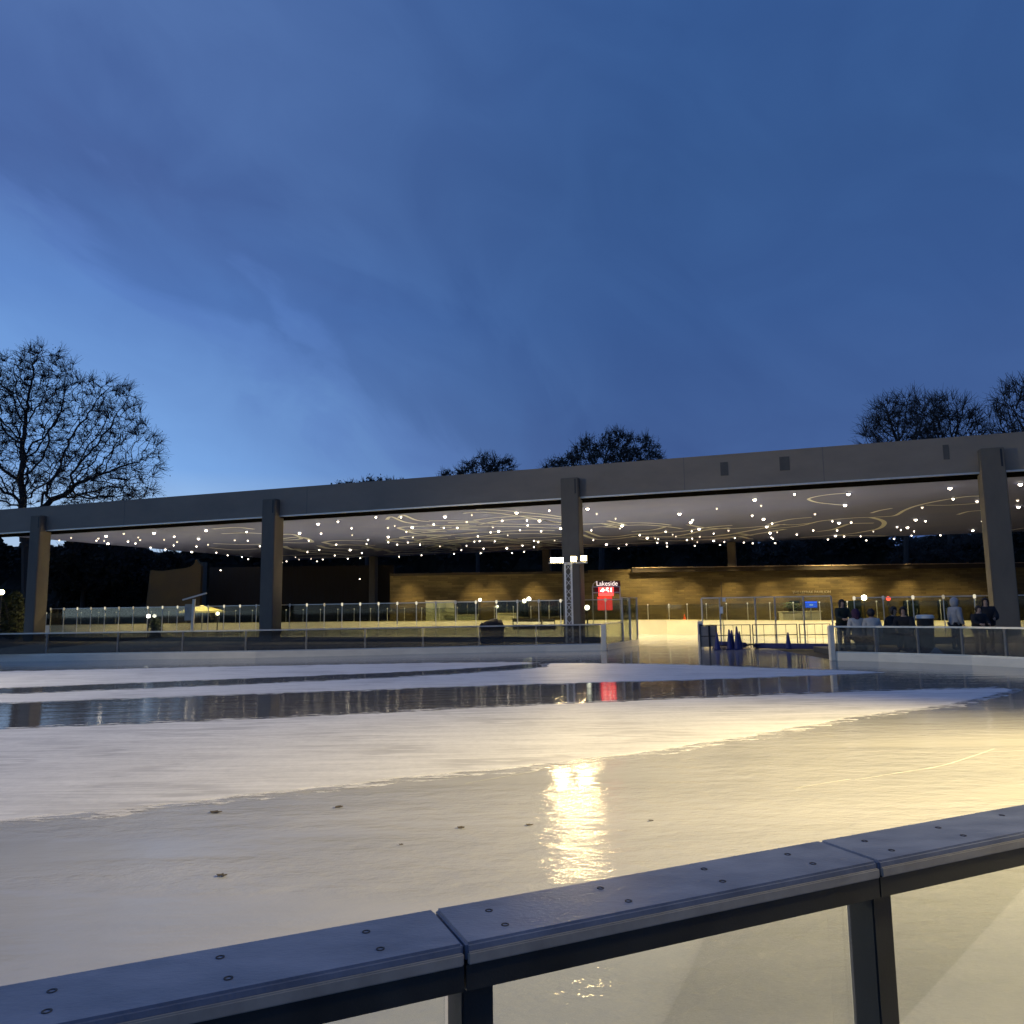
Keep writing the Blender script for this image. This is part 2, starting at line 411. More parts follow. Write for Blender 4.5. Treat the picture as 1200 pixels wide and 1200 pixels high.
for pts, w in (([(1002,914),(1050,906),(1100,898),(1140,886),(1166,877)], .013), ([(545,918),(620,905),(690,893),(735,884)], .010), ([(930,924),(965,918),(997,913)], .007)):
    mb = MB(); c = [on_z(x, y, .004) for x, y in catmull(pts, 6)]; n = len(c)
    for i, q in enumerate(c):
        d = (c[min(i+1, n-1)] - c[max(i-1, 0)]).normalized(); sdx = Vector((-d.y, d.x, 0))*w*random.uniform(.35, 1.2)*math.sin(math.pi*(i+.4)/n)
        mb.v += [q - sdx, q + Vector((0,0,.002)), q + sdx]
    for i in range(n-1):
        a = 3*i; mb.f += [(a, a+3, a+4, a+1), (a+1, a+4, a+5, a+2)]
    o = obj('ice_ridge', mb, ridge_m); o['kind'] = 'structure'
# decks behind the barriers, with a real step up from the ice
off = lambda v, dy: (v.x, v.y + dy)
mb = MB(); mb.prism([off(v, .10) for v in LB] + [(5.2,35.6)] + [(cp(4.6,-.25).x, cp(4.6,-.25).y), (cp(-60,-.25).x, cp(-60,-.25).y), (-60,30.5)], -.05, .14)
tag(obj('left_deck', mb, deck_m), kind='structure')
mb = MB(); mb.prism([(RB[0].x+.05, RB[0].y+.12)] + [(v.x+.10, v.y+.10) for v in RB[1:]] + [(40,9),(40,24),(cp(20,-.3).x+.4, cp(20,-.3).y), (11.6,30.2),(11.2,26)], -.05, .14)
tag(obj('right_deck', mb, deck_m), kind='structure')
mb = MB(); mb.prism([(-14,-8),(14,-8),(13,2.0),(0,1.2),(-10,1.2)], -.05, .10)
tag(obj('viewing_deck', mb, deck_m), kind='structure')
sheet('covered_floor', [(-60,64),(-38,64.4)] + [(v.x, v.y+.3) for v in FB[1:]] + [(50,30),(60,62),(60,110),(-60,110)], -.02, deck_m)

# ---------------------------------------------------------------- low glass barriers round the outdoor rink
def lerp_px(line, px):
    """point on plan polyline seen at column px"""
    k = (px-600)/FPX
    for a, b in zip(line, line[1:]):
        fa_, fb_ = a.x-k*a.y, b.x-k*b.y
        if fa_*fb_ <= 0 and fa_ != fb_: return a.lerp(b, fa_/(fa_-fb_))
    return line[-1].copy()
def barrier(line, posts_px, label, extra=()):
    root = thing('rink_barrier', label, 'rink barrier', line[len(line)//2])
    def run(name, z0, z1, th, mat):
        mb = MB()
        for a, b in zip(line, line[1:]): mb.quadwall(a, b + (b-a).normalized()*(.004 if b is not line[-1] else 0), z0, z1, th)
        return obj(name, mb, mat, root)
    run('kick_plate', .0, .245, .09, white_pl)
    run('top_rail', 1.035, 1.085, .10, steel)
    run('bottom_rail', .245, .285, .06, steel)
    P = [lerp_px(line, q) for q in posts_px] + list(extra)
    for q in P:
        mb = MB(); mb.box((q.x, q.y, .66), (.05, .09, .75)); obj('post', mb, post_m, root)
    ends = [line[0]] + P + [line[-1]]
    for a, b in zip(ends, ends[1:]):
        d = (b-a)
        if d.length < .3: continue
        mb = MB(); d.normalize(); mb.quadwall(a+d*.045, b-d*.045, .285, 1.035, .016); obj('glass_pane', mb, barrier_glass, root)
    return root
lb = barrier(LB, (60,142,217,290,360,428,495,560,626,677), 'long low rink barrier with smoked glass and white kick plate, left of the opening')
q = LB[-1]; mb = MB(); mb.box((q.x+.09, q.y, .54), (.2, .2, 1.08), bev=.015); obj('end_post', mb, white_pl, lb)
rb = barrier(RB, (1018,1067,1118,1168,1196), 'low rink barrier with smoked glass curving off right of the opening', (Vector((16.3,15.8,0)), Vector((16.8,12.5,0))))
q = RB[0]; mb = MB(); mb.box((q.x-.09, q.y, .55), (.15, .18, 1.10), bev=.015); obj('end_post', mb, white_pl, rb)
# return leading back from the end post to the covered rink
ret = thing('gate_return', 'tall tinted glass return turning back beside the white end post', 'glass screen', (4.7,33.8,0))
a, b = Vector((LB[-1].x+.25, LB[-1].y+.25, 0)), Vector((5.75,36.1,0))
m1 = a.lerp(b, .5)
for u, v, zt in ((a, m1, 1.07), (m1, b, 2.15)):
    mb = MB(); mb.quadwall(u, v, 0, .26, .09); obj('kick_plate', mb, white_pl, ret)
    mb = MB(); mb.quadwall(u, v, .26, zt, .02); obj('glass_pane', mb, fence_glass, ret)
    mb = MB(); mb.quadwall(u, v, zt, zt+.04, .06); obj('top_rail', mb, steel, ret)
for q, zt in ((m1, 2.2), (b, 2.2), (m1.lerp(b,.5), 2.15)):
    mb = MB(); mb.box((q.x, q.y, zt/2), (.06,.10,zt)); obj('post', mb, steel, ret)

# ---------------------------------------------------------------- near barrier with wide cap rail
def near_barrier():
    zt = 1.07
    f1, f2 = on_z(590,1050,zt), on_z(1200,942,zt)          # far edge of the cap
    d = (f2-f1); d.z = 0; d.normalize(); side = Vector((d.y, -d.x, 0))  # towards the camera
    n1 = on_z(1015,1012,zt); w = abs((n1-f1).dot(side))
    root = thing('near_barrier', 'blue grey cap rail with bolt holes on dark beam, close in the foreground', 'rink barrier', f1.lerp(f2,.5)*1.0)
    root.location.z = 0
    j = (on_z(960,985,zt)-f1).dot(d)
    def run(org, d, side, lengths, posts, panes, mitre):
        P = lambda u, q, z: org + d*u + side*q + Vector((0,0,z-zt))
        ang = math.atan2(d.y, d.x)
        for u0, u1 in lengths:
            first_ = u0 < -2.9
            mb = MB(); mb.box(P((u0+u1)/2, w/2, zt-.021), (u1-u0, w, .042), ang, bev=.006)
            if first_:
                um = (u0+u1)/2
                for i, v in enumerate(mb.v):
                    q = v - org
                    if q.dot(d) < um: mb.v[i] = v + d*(max(0, q.dot(side))/w*w*mitre if mitre > 0 else (w-max(0, q.dot(side)))*0)
            o = obj('cap_rail', mb, rail_m, root)
            us = u0
            mb = MB(); mb.box(P((us+u1)/2, w+.004, zt-.030), (u1-us-.004, .010, .026), ang, bev=.003); obj('nosing', mb, rail_edge, o)
            for du in (.10, .42, .74, 1.05):
                for sq in (.3*w, .74*w):
                    u = u1-du if first_ else u0+du+.02
                    if u0+.03+(sq if first_ else 0) < u < u1-.03:
                        c = P(u + random.uniform(-.012,.012), sq + random.uniform(-.008,.008), zt)
                        mb = MB(); mb.lathe([(.0095,-.003),(.0095,.0012),(.006,.0012),(.0055,-.001)], 12, c); obj('bolt', mb, dark_m, o)
            mb = MB(); mb.bar(P(u0, w*.62, zt-.071), P(u1, w*.62, zt-.071), .17, .054); obj('beam', mb, beam_m, root)
        for u in posts:
            c = P(u, w*.66, 0); mb = MB(); mb.box((c.x, c.y, (zt-.100)/2), (.075,.10,zt-.100), ang, bev=.004); obj('post', mb, beam_m, root)
        for u0, u1 in panes:
            mb = MB(); mb.bar(P(u0, w*.5, .555), P(u1, w*.5, .555), .012, .82); obj('glass_pane', mb, near_glass, root)
            mb = MB(); mb.bar(P(u0, w*.5, .075), P(u1, w*.5, .075), .06, .13); obj('kick_plate', mb, white_pl, root)
    run(f1, d, side, ((-3.0, j-2.504), (j-2.498, j-1.252), (j-1.246, j-.002), (j+.004, j+1.25), (j+1.256, j+2.5)),
        (j-2.48, j-1.21, j+.035, j+1.30), ((j-2.43, j-1.26), (j-1.16, j-.01), (j+.08, j+1.255), (j+1.345, j+2.5)), 0)
near_barrier()

# ---------------------------------------------------------------- canopy
ZB, ZT, ZC = 7.0, 8.62, 7.10
TL, TR, SB = -37, 46, 33
can = thing('rink_canopy', 'long flat concrete canopy on square columns over the covered rink', 'canopy', cp(3, 10, 0))
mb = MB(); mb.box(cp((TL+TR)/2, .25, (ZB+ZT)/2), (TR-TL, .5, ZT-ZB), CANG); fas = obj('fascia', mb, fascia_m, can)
mb = MB(); mb.box(cp((TL+TR)/2, -.03, ZB+.035), (TR-TL, .055, .07), CANG); obj('drip_edge', mb, steel, fas)
mb = MB(); mb.box(cp((TL+TR)/2, .72, ZB-.02), (TR-TL-.02, 1.3, .03), CANG); obj('shade_strip', mb, surf('shade_black', (.004,.004,.004), 1, spec=0), can)  # solid black strip, painted shade along the underside of the fascia
mb = MB(); mb.box(cp((TL+TR)/2, SB/2+.72, ZC+.13), (TR-TL-.04, SB-1.4, .26), CANG); obj('ceiling', mb, ceiling_m, can)
mb = MB(); mb.box(cp((TL+TR)/2, SB/2+.5, ZT-.12), (TR-TL-.06, SB-.6, .2), CANG); obj('roof_deck', mb, concrete, can)
for t in (TL+.15, TR-.15):
    mb = MB(); mb.box(cp(t, SB/2+.5, (ZB+ZT)/2+.05), (.3, SB-.02, ZT-ZB-.14), CANG); obj('side_fascia', mb, fascia_m, can)
mb = MB(); mb.box(cp((TL+TR)/2, SB+.3, (ZB+ZT)/2+.1), (TR-TL-.7, .5, ZT-ZB-.2), CANG); obj('rear_fascia', mb, fascia_m, can)
for px, wd in ((925,.42),(853,.34),(1118,.22)):
    t = t_at(px); mb = MB(); mb.box(cp(t, -.012, 7.95+(.05 if px>900 else 0)), (wd, .02, .62), CANG); obj('scupper', mb, surf('scupper_stain', (.10,.095,.085), .9), fas)
for tj in (-25,-12,8.5,14.5,27):
    mb = MB(); mb.box(cp(tj, -.004, (ZB+ZT)/2+.04), (.025, .008, ZT-ZB-.1), CANG); obj('panel_joint', mb, surf('joint', (.16,.15,.14), .9), fas)
for px, ytop in ((46,0),(318,0),(671,0),(1170,0)):
    t = {46:-31.8,318:-14.2,671:3.09,1170:20.85}[px]
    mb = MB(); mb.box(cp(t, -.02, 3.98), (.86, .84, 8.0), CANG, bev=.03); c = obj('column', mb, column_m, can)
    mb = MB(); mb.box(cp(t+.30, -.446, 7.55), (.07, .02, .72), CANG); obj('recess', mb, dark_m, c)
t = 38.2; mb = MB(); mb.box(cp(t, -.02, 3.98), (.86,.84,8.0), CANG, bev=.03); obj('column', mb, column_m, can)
for px, sd in ((237, 31), (437, 32), (640, 32), (857, 32)):
    t = t_at(px, sd); mb = MB(); mb.box(cp(t, sd, 3.5), (.70,.60,7.15), CANG, bev=.03); obj('column', mb, column_m, can)
# silver skating-trace inlays in the ceiling
q10 = lambda L: [(900+x/4, 420+y/4) for x, y in L]
q9 = lambda L: [(640+x/4.286, 500+y/4.286) for x, y in L]
q4 = lambda L: [(500+x/6, 580+y/6) for x, y in L]
q3 = lambda L: [(250+x/4, 580+y/4) for x, y in L]
curves = [q10(L) for L in (
 [(1010,645),(930,648),(800,668),(700,690),(640,712),(600,735),(560,741),(480,745),(400,748),(250,762),(150,785),(0,800)],
 [(480,745),(530,758),(545,775),(520,797),(450,812),(350,826),(150,840)], [(485,725),(520,714),(580,703)],
 [(370,632),(300,637),(230,647),(190,660),(230,675),(300,683),(350,688)], [(205,745),(100,755),(0,778)],
 [(495,772),(390,775),(340,790),(300,803),(230,812)], [(560,832),(300,830)], [(215,770),(120,780),(40,778)],
 [(1020,712),(940,718),(890,732)], [(1140,805),(1200,795)], [(740,688),(850,688),(980,680)])]
curves += [q9(L) for L in ([(1200,490),(1000,508),(880,512),(780,505),(710,492)],
 [(1200,515),(1050,540),(900,560),(750,570),(620,573),(530,572),(465,563)],
 [(920,508),(800,520),(700,542),(620,552),(450,553),(350,563),(270,567),(230,560),(185,543)],
 [(625,495),(560,487),(420,483),(180,490)], [(310,473),(400,495),(320,490)], [(600,503),(540,518),(430,527)],
 [(600,607),(450,605),(250,616)], [(1030,565),(960,552),(850,560)], [(180,600),(300,605),(420,600)])]
curves += [q4(L) for L in ([(970,160),(850,140),(700,125),(550,110),(400,103),(350,105)], [(970,172),(850,158),(700,148),(550,155),(430,165),(330,178)],
 [(975,207),(700,207),(500,203),(350,195),(150,195)], [(350,218),(150,218),(0,210)], [(975,280),(800,272),(550,275),(350,295),(150,325),(0,345)],
 [(975,325),(850,325),(650,318),(450,298),(200,300)], [(975,345),(800,330),(600,315),(400,318)], [(0,385),(30,370),(130,345),(200,345),(220,356),(170,366),(80,362)],
 [(0,405),(250,405),(450,395),(600,380),(770,380),(980,378)], [(770,385),(720,398),(550,405),(400,412)], [(0,252),(80,258)], [(0,290),(170,287)], [(980,290),(800,300),(640,305)])]
curves += [q3(L) for L in ([(1010,125),(950,118),(890,95),(870,108)], [(1200,155),(1050,165),(940,170),(880,160),(900,150),(1200,140)],
 [(1100,205),(950,208),(880,200),(940,192),(1110,188)], [(890,265),(1000,260),(1040,245),(1130,243),(1150,238),(1100,232),(850,235)],
 [(515,222),(560,215),(650,213),(725,217)], [(515,222),(560,232),(640,233),(700,240)], [(630,235),(710,240),(740,248),(780,258),(815,255),(760,263)],
 [(320,205),(400,198),(440,205),(460,222),(390,225),(330,222)], [(330,240),(360,253),(430,260),(520,262),(650,270)], [(40,182),(150,178),(235,182)],
 [(0,228),(120,232),(230,231)], [(330,285),(500,278),(700,278)], [(800,280),(1000,272),(1200,270)])]
rc = random.Random(3)
curves += [[(x + ox, y + oy*(1 + .3*math.sin(x*.05))) for x, y in L] for L in curves[12:] for ox, oy in ((rc.uniform(-16,16), rc.choice((-1,1))*rc.uniform(2.5,5)),)]
for L in curves:
    c = [on_z(x, y, ZC-.006) for x, y in catmull(L, 8)]
    c = [v for v in c if (v-ORG).dot(SN) < SB-.4 and (v-ORG).dot(SN) > 1.6]
    if len(c) < 4: continue
    mb = MB(); n = len(c)
    dmean = sum(v.y for v in c)/n; w = .0023*dmean*dmean/45
    for i, q in enumerate(c):
        d = c[min(i+1, n-1)] - c[max(i-1, 0)]; d.z = 0
        if d.length < 1e-6: d = Vector((1,0,0))
        d.normalize(); sdx = Vector((-d.y, d.x, 0))*w
        mb.v += [q-sdx, q+sdx, q+sdx+Vector((0,0,.004)), q-sdx+Vector((0,0,.004))]
    for i in range(n-1):
        a = 4*i; mb.f += [(a,a+4,a+5,a+1),(a+1,a+5,a+6,a+2),(a+3,a+2,a+6,a+7),(a,a+3,a+7,a+4)]
    obj('ceiling_inlay', mb, inlay_m, can)

# ---------------------------------------------------------------- ceiling lights, one thing each
q2 = lambda L: [(x/4, 580+y/4, b) for x, y, b in L]
def trip(s):
    out = []
    for w in s.split():
        b = w.endswith('B'); x, y = w.rstrip('B').split(','); out.append((float(x), float(y), b))
    return out
dots = [(x/4, 580+y/4, b) for x, y, b in trip('278,213 333,202 452,215 461,205 497,195B 488,216 506,229B 580,183 600,219 635,228 648,200 657,212 722,181B 706,247 769,211 775,256 817,196 830,221 814,237 931,207B 921,242 899,268B 966,168B 975,234 1014,271 1067,284B 1034,354 1134,292 1163,302 1156,174 1100,213')]
dots += [(250+x/4, 580+y/4, b) for x, y, b in trip('161,215 218,241 404,181B 491,138B 584,126 505,182 447,215 648,157 651,189 576,233 725,211 718,230 497,258 441,268 641,259B 385,292 402,303 343,312 323,318 569,284 513,303 486,312 630,300 689,297B 696,273 762,106 818,155 850,146 820,198B 820,222 880,105 932,154B 905,173 862,233 969,233 935,199 871,290 1062,241 1033,139 1086,104B 1080,155 1144,155 1188,127 1162,259 1128,276 976,283 686,395 458,300')]
dots += [(500+x/6, 580+y/6, b) for x, y, b in trip('317,143 465,228 506,258B 450,264 531,183 632,128B 705,180 793,184B 710,215 656,248 570,285 360,292 372,325 563,376B 400,378 380,411 244,388 280,358 785,332 805,256 862,111 942,238B 900,321 674,357 755,368 685,400 600,410 1131,100B 1158,250')]
dots += [(640+x/6, 600+y/6, b) for x, y, b in trip('355,15 488,48 534,99B 519,116 332,198 424,229B 565,229 510,257 657,164 710,185B 767,185 782,217 848,220 850,244B 840,139 890,160 912,173 938,16B 1016,76B 1031,58 1075,123B 1023,136 1080,175 1178,152 1178,203B 990,198 1063,212 1045,239')]
dots += [(640+x/4.286, 500+y/4.286, b) for x, y, b in trip('857,413 1048,369B 1080,398 1035,448 1092,466B 916,523 873,595B 895,579 1108,504B 1135,487 1125,536B 1140,563 993,582 1038,587')]
dots += [(900+x/4, 420+y/4, b) for x, y, b in trip('124,638 377,638B 361,690B 220,731 302,764 333,773B 390,770 324,807 316,833B 212,807 281,849 357,835 461,854 494,812 591,847B 605,791 623,805 654,794B 685,811 692,758B 738,764 723,700 853,611B 868,660 980,672 1003,765 960,808B 808,830 1183,593B 1170,667 1174,699B 34,867 24,846 43,815 135,826')]
L_lamp = emit('downlight_glow', (1,.86,.66), 9)
L_lamp2 = emit('downlight_glow_bright', (1,.86,.66), 22)
def lamp_mesh(rad, mat):
    mb = MB(); mb.lathe([(rad*1.12,.0),(rad*1.12,-.05),(rad,-.055),(rad,-.0551)], 12)
    n0 = len(mb.f); o0 = len(mb.v)
    mb.lathe([(rad*.98,-.056),(rad*.9,-.085),(rad*.6,-.12),(rad*.15,-.14)], 12)
    me = mesh('ceiling_light', mb, [steel, mat]);
    zs = [sum(me.vertices[i].co.z for i in q.vertices)/len(q.vertices) for q in me.polygons]
    for q, z in zip(me.polygons, zs): q.material_index = 1 if z < -.0555 else 0
    return me
L_dim = emit('downlight_glow_dim', (1,.84,.62), 2.2)
lm_s, lm_b = lamp_mesh(.062, L_lamp), lamp_mesh(.088, L_lamp2)
smalls = [lm_s, lm_s, lamp_mesh(.045, L_lamp), lamp_mesh(.05, L_dim), lamp_mesh(.07, L_dim)]
def pendant_mesh():
    mb = MB(); mb.tube((0,0,0),(0,0,-1), .012, n=6)
    return mesh('cord', mb, dark_m)
cord_me = pendant_mesh()
wash_l = bpy.data.lights.new('wall_wash', 'SPOT'); wash_l.energy = 2400; wash_l.color = (1,.74,.34); wash_l.spot_size = R_(56); wash_l.spot_blend = .6; wash_l.shadow_soft_size = .08
for px in (478, 556, 580, 626, 772, 812, 862, 905, 1010, 1070):
    w = on_y(px, 650, 60.5)
    o = bpy.data.objects.new('ceiling_light', smalls[2]); COL.objects.link(o); o.location = (w.x, 60.5, ZC-.002)
    tag(o, 'small round downlight on the underside of the canopy', 'ceiling light', 'small canopy downlights')
    sp_ = bpy.data.objects.new('wall_wash', wash_l); COL.objects.link(sp_); sp_.parent = o; sp_.location = (0,0,-.2)
beam_l = bpy.data.lights.new('downlight_beam', 'SPOT'); beam_l.energy = 2700; beam_l.color = (1,.77,.37); beam_l.spot_size = R_(125); beam_l.spot_blend = .8; beam_l.shadow_soft_size = .1
for x, y, b in dots:
    v = on_z(x, y, ZC-.09); s = (v-ORG).dot(SN); t = (v-ORG).dot(TD)
    ok = s < SB-.6 and t > TL+.5
    if ok:
        o = bpy.data.objects.new('ceiling_light', lm_b if b else random.choice(smalls)); COL.objects.link(o); o.location = (v.x, v.y, ZC-.002)
        if b:
            sp_ = bpy.data.objects.new('downlight_beam', beam_l); COL.objects.link(sp_); sp_.parent = o; sp_.location = (0,0,-.25)
        if b: tag(o, 'big bright round downlight on the underside of the canopy', 'ceiling light', 'big canopy downlights')
        else: tag(o, 'small round downlight on the underside of the canopy', 'ceiling light', 'small canopy downlights')
    else:
        t2 = max(TL+1, t_at(x, SB-1.2)); w = on_plane(x, y, cp(0, SB-1.2), SN)
        if w.z > ZC-.15: w.z = ZC-.15
        if (w-ORG).dot(TD) < TL+.6:
            w = on_plane(x, y, cp(TL+1, 0), TD)
        root = thing('pendant_light', 'small bright pendant lamp hanging on a cord at the back of the canopy', 'pendant light', (w.x, w.y, w.z+.05), 0, 'pendants at the canopy back')
        o = bpy.data.objects.new('lamp', lm_s); COL.objects.link(o); o.parent = root; o.location = (0,0,.05)
        c = bpy.data.objects.new('cord', cord_me); COL.objects.link(c); c.parent = root; c.location = (0,0,ZC-root.location.z); c.scale = (1,1,max(.03, ZC-root.location.z-.05))

# ---------------------------------------------------------------- covered rink edges
def path_points(line, step):
    out = []; carry = 0
    for a, b in zip(line, line[1:]):
        L = (b-a).length; u = carry
        while u < L: out.append(a.lerp(b, u/L)); u += step
        carry = u-L
    return out
fbd = thing('dasher_boards', 'cream dasher boards with glass along the far side of the covered rink', 'rink boards', FB[4])
mb = MB()
for a, b in zip(FB, FB[1:]): mb.quadwall(a, b, .0, .87, .10)
obj('board_panel', mb, cream_pl, fbd)
mb = MB()
for a, b in zip(FB, FB[1:]): mb.quadwall(a, b, .872, .91, .13)
obj('cap_rail', mb, surf('cap_yellow', (.75,.66,.36), .5), fbd)
mb = MB()
for a, b in zip(FB, FB[1:]): mb.quadwall(a, b, .912, 1.85, .015)
obj('glass_screen', mb, fence_glass, fbd)
cap_m = surf('white_cap', (.85,.83,.75), .35)
capglow = emit('post_lamp', (1,.9,.65), .8)
capdim = emit('post_lamp_dim', (1,.86,.6), .35)
def post_row(parent, pts, z0, z1, w, cap, label=None):
    for q in pts:
        mb = MB(); mb.box((q.x, q.y, (z0+z1)/2), (w, w, z1-z0)); po = obj('glass_post', mb, steel, parent)
        mb = MB(); mb.box((q.x, q.y, z1+cap/2), (cap*.9, cap*.9, cap), bev=.02); obj('post_lamp', mb, capglow, po)
post_row(fbd, path_points(FB, 1.45), .915, 1.82, .03, .085)
# near glass fence on the canopy line
def glass_fence(t0, t1, zt, label, step=1.12):
    root = thing('glass_fence', label, 'glass fence', cp((t0+t1)/2, .1, .0))
    n = round((t1-t0)/step); ts = [t0+(t1-t0)*i/n for i in range(n+1)]
    mb = MB(); mb.box(cp((t0+t1)/2, .55, zt), (t1-t0, .04, .04), CANG); obj('top_rail', mb, steel, root)
    mb = MB(); mb.box(cp((t0+t1)/2, .55, .18), (t1-t0, .07, .36), CANG); obj('base_rail', mb, dark_m, root)
    for i, t in enumerate(ts):
        q = cp(t, .55); mb = MB(); mb.box((q.x,q.y,zt/2+.18), (.035,.035,zt-.4), CANG); po = obj('glass_post', mb, steel, root)
        mb = MB(); mb.box((q.x,q.y-.03,zt-.02), (.11,.05,.17), CANG, bev=.02); obj('post_lamp', mb, random.choice((capglow, capglow, capdim, cap_m)), po)
    for a, b in zip(ts, ts[1:]):
        mb = MB(); mb.box(cp((a+b)/2, .55, (zt+.36)/2), (b-a-.04, .014, zt-.38), CANG); obj('glass_pane', mb, fence_glass, root)
glass_fence(-31.2, 5.6, 2.12, 'tall glass fence with lit white post caps along the canopy front, left of the opening')
glass_fence(15.4, 24.5, 2.02, 'tall glass fence with lit white post caps behind the skaters at right')
# framed gate screens right of the opening
xs = [819, 840, 881, 904, 937, 970]
gs = thing('gate_screen', 'row of framed clear glass screens right of the rink opening', 'glass screen', lerp_px([cp(6,-.9), cp(20,-.9)], 890))
ln = [cp(6,-.9), cp(20,-.9)]
pp = [lerp_px(ln, q) for q in xs]
for q in pp:
    mb = MB(); mb.box((q.x,q.y,1.04), (.05,.05,2.08)); obj('post', mb, white_pl if q is pp[0] else steel, gs)
for a, b in zip(pp, pp[1:]):
    mb = MB(); mb.quadwall(a, b, 2.08, 2.12, .05); obj('top_rail', mb, steel, gs)
    d = (b-a).normalized(); mb = MB(); mb.quadwall(a+d*.03, b-d*.03, .12, 2.07, .012); obj('glass_pane', mb, near_glass, gs)
# notice post beside the opening
q = lerp_px(ln, 815.5)
nb = thing('notice_post', 'white post with a blue notice at the right of the opening', 'post', (q.x, q.y-.12, 0))
mb = MB(); mb.box((q.x, q.y-.12, .55), (.24,.10,1.10), bev=.012); obj('post', mb, white_pl, nb)
mb = MB(); mb.box((q.x-.01, q.y-.174, .76), (.15,.006,.46)); obj('notice', mb, surf('notice_blue', (.10,.17,.30), .5), nb)
# stored grey panels leaning inside
for px0, px1, lab in ((821,831,'grey rounded crowd panel nearest the blue notice'), (832,840,'grey crowd panel next to the pole with white signs')):
    a, b = on_y(px0, 752, 32.6), on_y(px1, 752, 32.6); a.z = b.z = 0
    o = thing('standing_panel', lab, 'panel', (a+b)/2)
    mb = MB(); mb.quadwall(a, b, .06, .92, .03); obj('sheet_panel', mb, surf('panel_grey', (.28,.25,.22), .6), o)
    mb = MB()
    for u, v in ((a,a),(b,b)): mb.bar(u+Vector((0,-.02,0)), u+Vector((0,-.02,.95)), .04)
    mb.bar(a+Vector((0,-.02,.95)), b+Vector((0,-.02,.95)), .04); mb.bar(a+Vector((0,-.02,.5)), b+Vector((0,-.02,.5)), .03); obj('frame', mb, dark_m, o)

# crowd-control barricades
def barricade(px0, px1, Y, label):
    a, b = on_y(px0, 756, Y), on_y(px1, 756, Y); a.z = b.z = 0; L = (b-a).length
    root = thing('crowd_barricade', label, 'barricade', a, math.atan2((b-a).y, (b-a).x), 'steel barricades in the opening')
    mb = MB()
    for z in (.97, .55, .14): mb.bar((0,0,z), (L,0,z), .03)
    for x in (0, L): mb.tube((x,0,.03), (x,0,.985), .02)
    obj('frame', mb, dark_m, root, local=True)
    mb = MB(); n = 4
    for i in range(1, n): mb.tube((L*i/n,0,.14), (L*i/n,0,.97), .009, n=6)
    obj('bars', mb, dark_m, root, local=True)
    for x in (.12, L-.12):
        mb = MB(); mb.bar((x,-.26,.02), (x,.26,.02), .05, .03); mb.bar((x,0,.02), (x,0,.16), .03); obj('foot', mb, dark_m, root, local=True)
barricade(840, 880, 31.9, 'dark steel crowd barricade behind the cluster of navy cones')
barricade(883, 935, 31.7, 'dark steel crowd barricade left of the single navy cone')
barricade(938, 974, 31.5, 'dark steel crowd barricade nearest the white barrier end post')
# bumper pads and navy cones
def bumper(px0, px1, y0, y1, label):
    a, b = on_z(px0, y0, 0), on_z(px1, y1, 0)
    mb = MB(); ang = math.atan2((b-a).y, (b-a).x); c = (a+b)/2
    mb.box((c.x, c.y, .115), ((b-a).length, .26, .21), ang, bev=.05)
    tag(obj('bumper_pad', mb, navy, smooth=False), label, 'bumper pad')
bumper(836, 874, 757.2, 759.6, 'short dark navy foam bumper under the cluster of cones')
bumper(884, 972, 760.0, 761.2, 'long dark navy foam bumper lying across the opening')
cone_first = None
for px, ytop, lab in ((840.5,741,'navy cone standing left of the thin sign pole'), (856,737.5,'leftmost navy cone of the tight cluster'), (860,738.5,'second navy cone from the left in the tight cluster'),
                 (864,734,'tallest navy cone of the tight cluster'), (868.5,740,'rightmost navy cone of the tight cluster'), (924,741,'lone navy cone behind the long bumper')):
    Y = 31.2
    b = on_y(px, 756, Y); top = on_y(px, ytop, Y).z; h = .78
    if cone_first is None:
        root = thing('traffic_cone', lab, 'cone', (b.x, Y, 0), 0, 'navy cones in the opening')
        mb = MB(); mb.box((0,0,.02), (.30,.30,.04), bev=.01); obj('base', mb, navy, root, local=True)
        mb = MB(); mb.lathe([(.135,.04),(.125,.06),(.028,.76),(.02,.78)], 16); obj('body', mb, navy, root, local=True, smooth=True)
        cone_first = root
    else: root = dup(cone_first, location=(b.x, Y + (px % 3)*.12, 0), label=lab)
    root.scale = (1,1,top/h)
# thin pole with white signs
b = on_y(848.5, 756, 31.6); top = on_y(847, 682, 31.6).z
sp = thing('sign_pole', 'thin black pole with two small white signs rising behind the navy cones', 'sign', (b.x,31.6,0))
mb = MB(); mb.tube((b.x,31.6,.0),(b.x,31.6,top), .018, .010); mb.lathe([(.16,0),(.16,.03),(.03,.05)], 14, (b.x,31.6,0)); obj('pole', mb, dark_m, sp)
for px, y0, y1 in ((848.5,700,705), (845.5,711,719)):
    u, v = on_y(px-2, y0, 31.55), on_y(px+2, y1, 31.55); mb = MB(); mb.box(((u.x+v.x)/2, 31.565, (u.z+v.z)/2), (v.x-u.x, .02, u.z-v.z)); obj('sign_plate', mb, cap_m, sp)

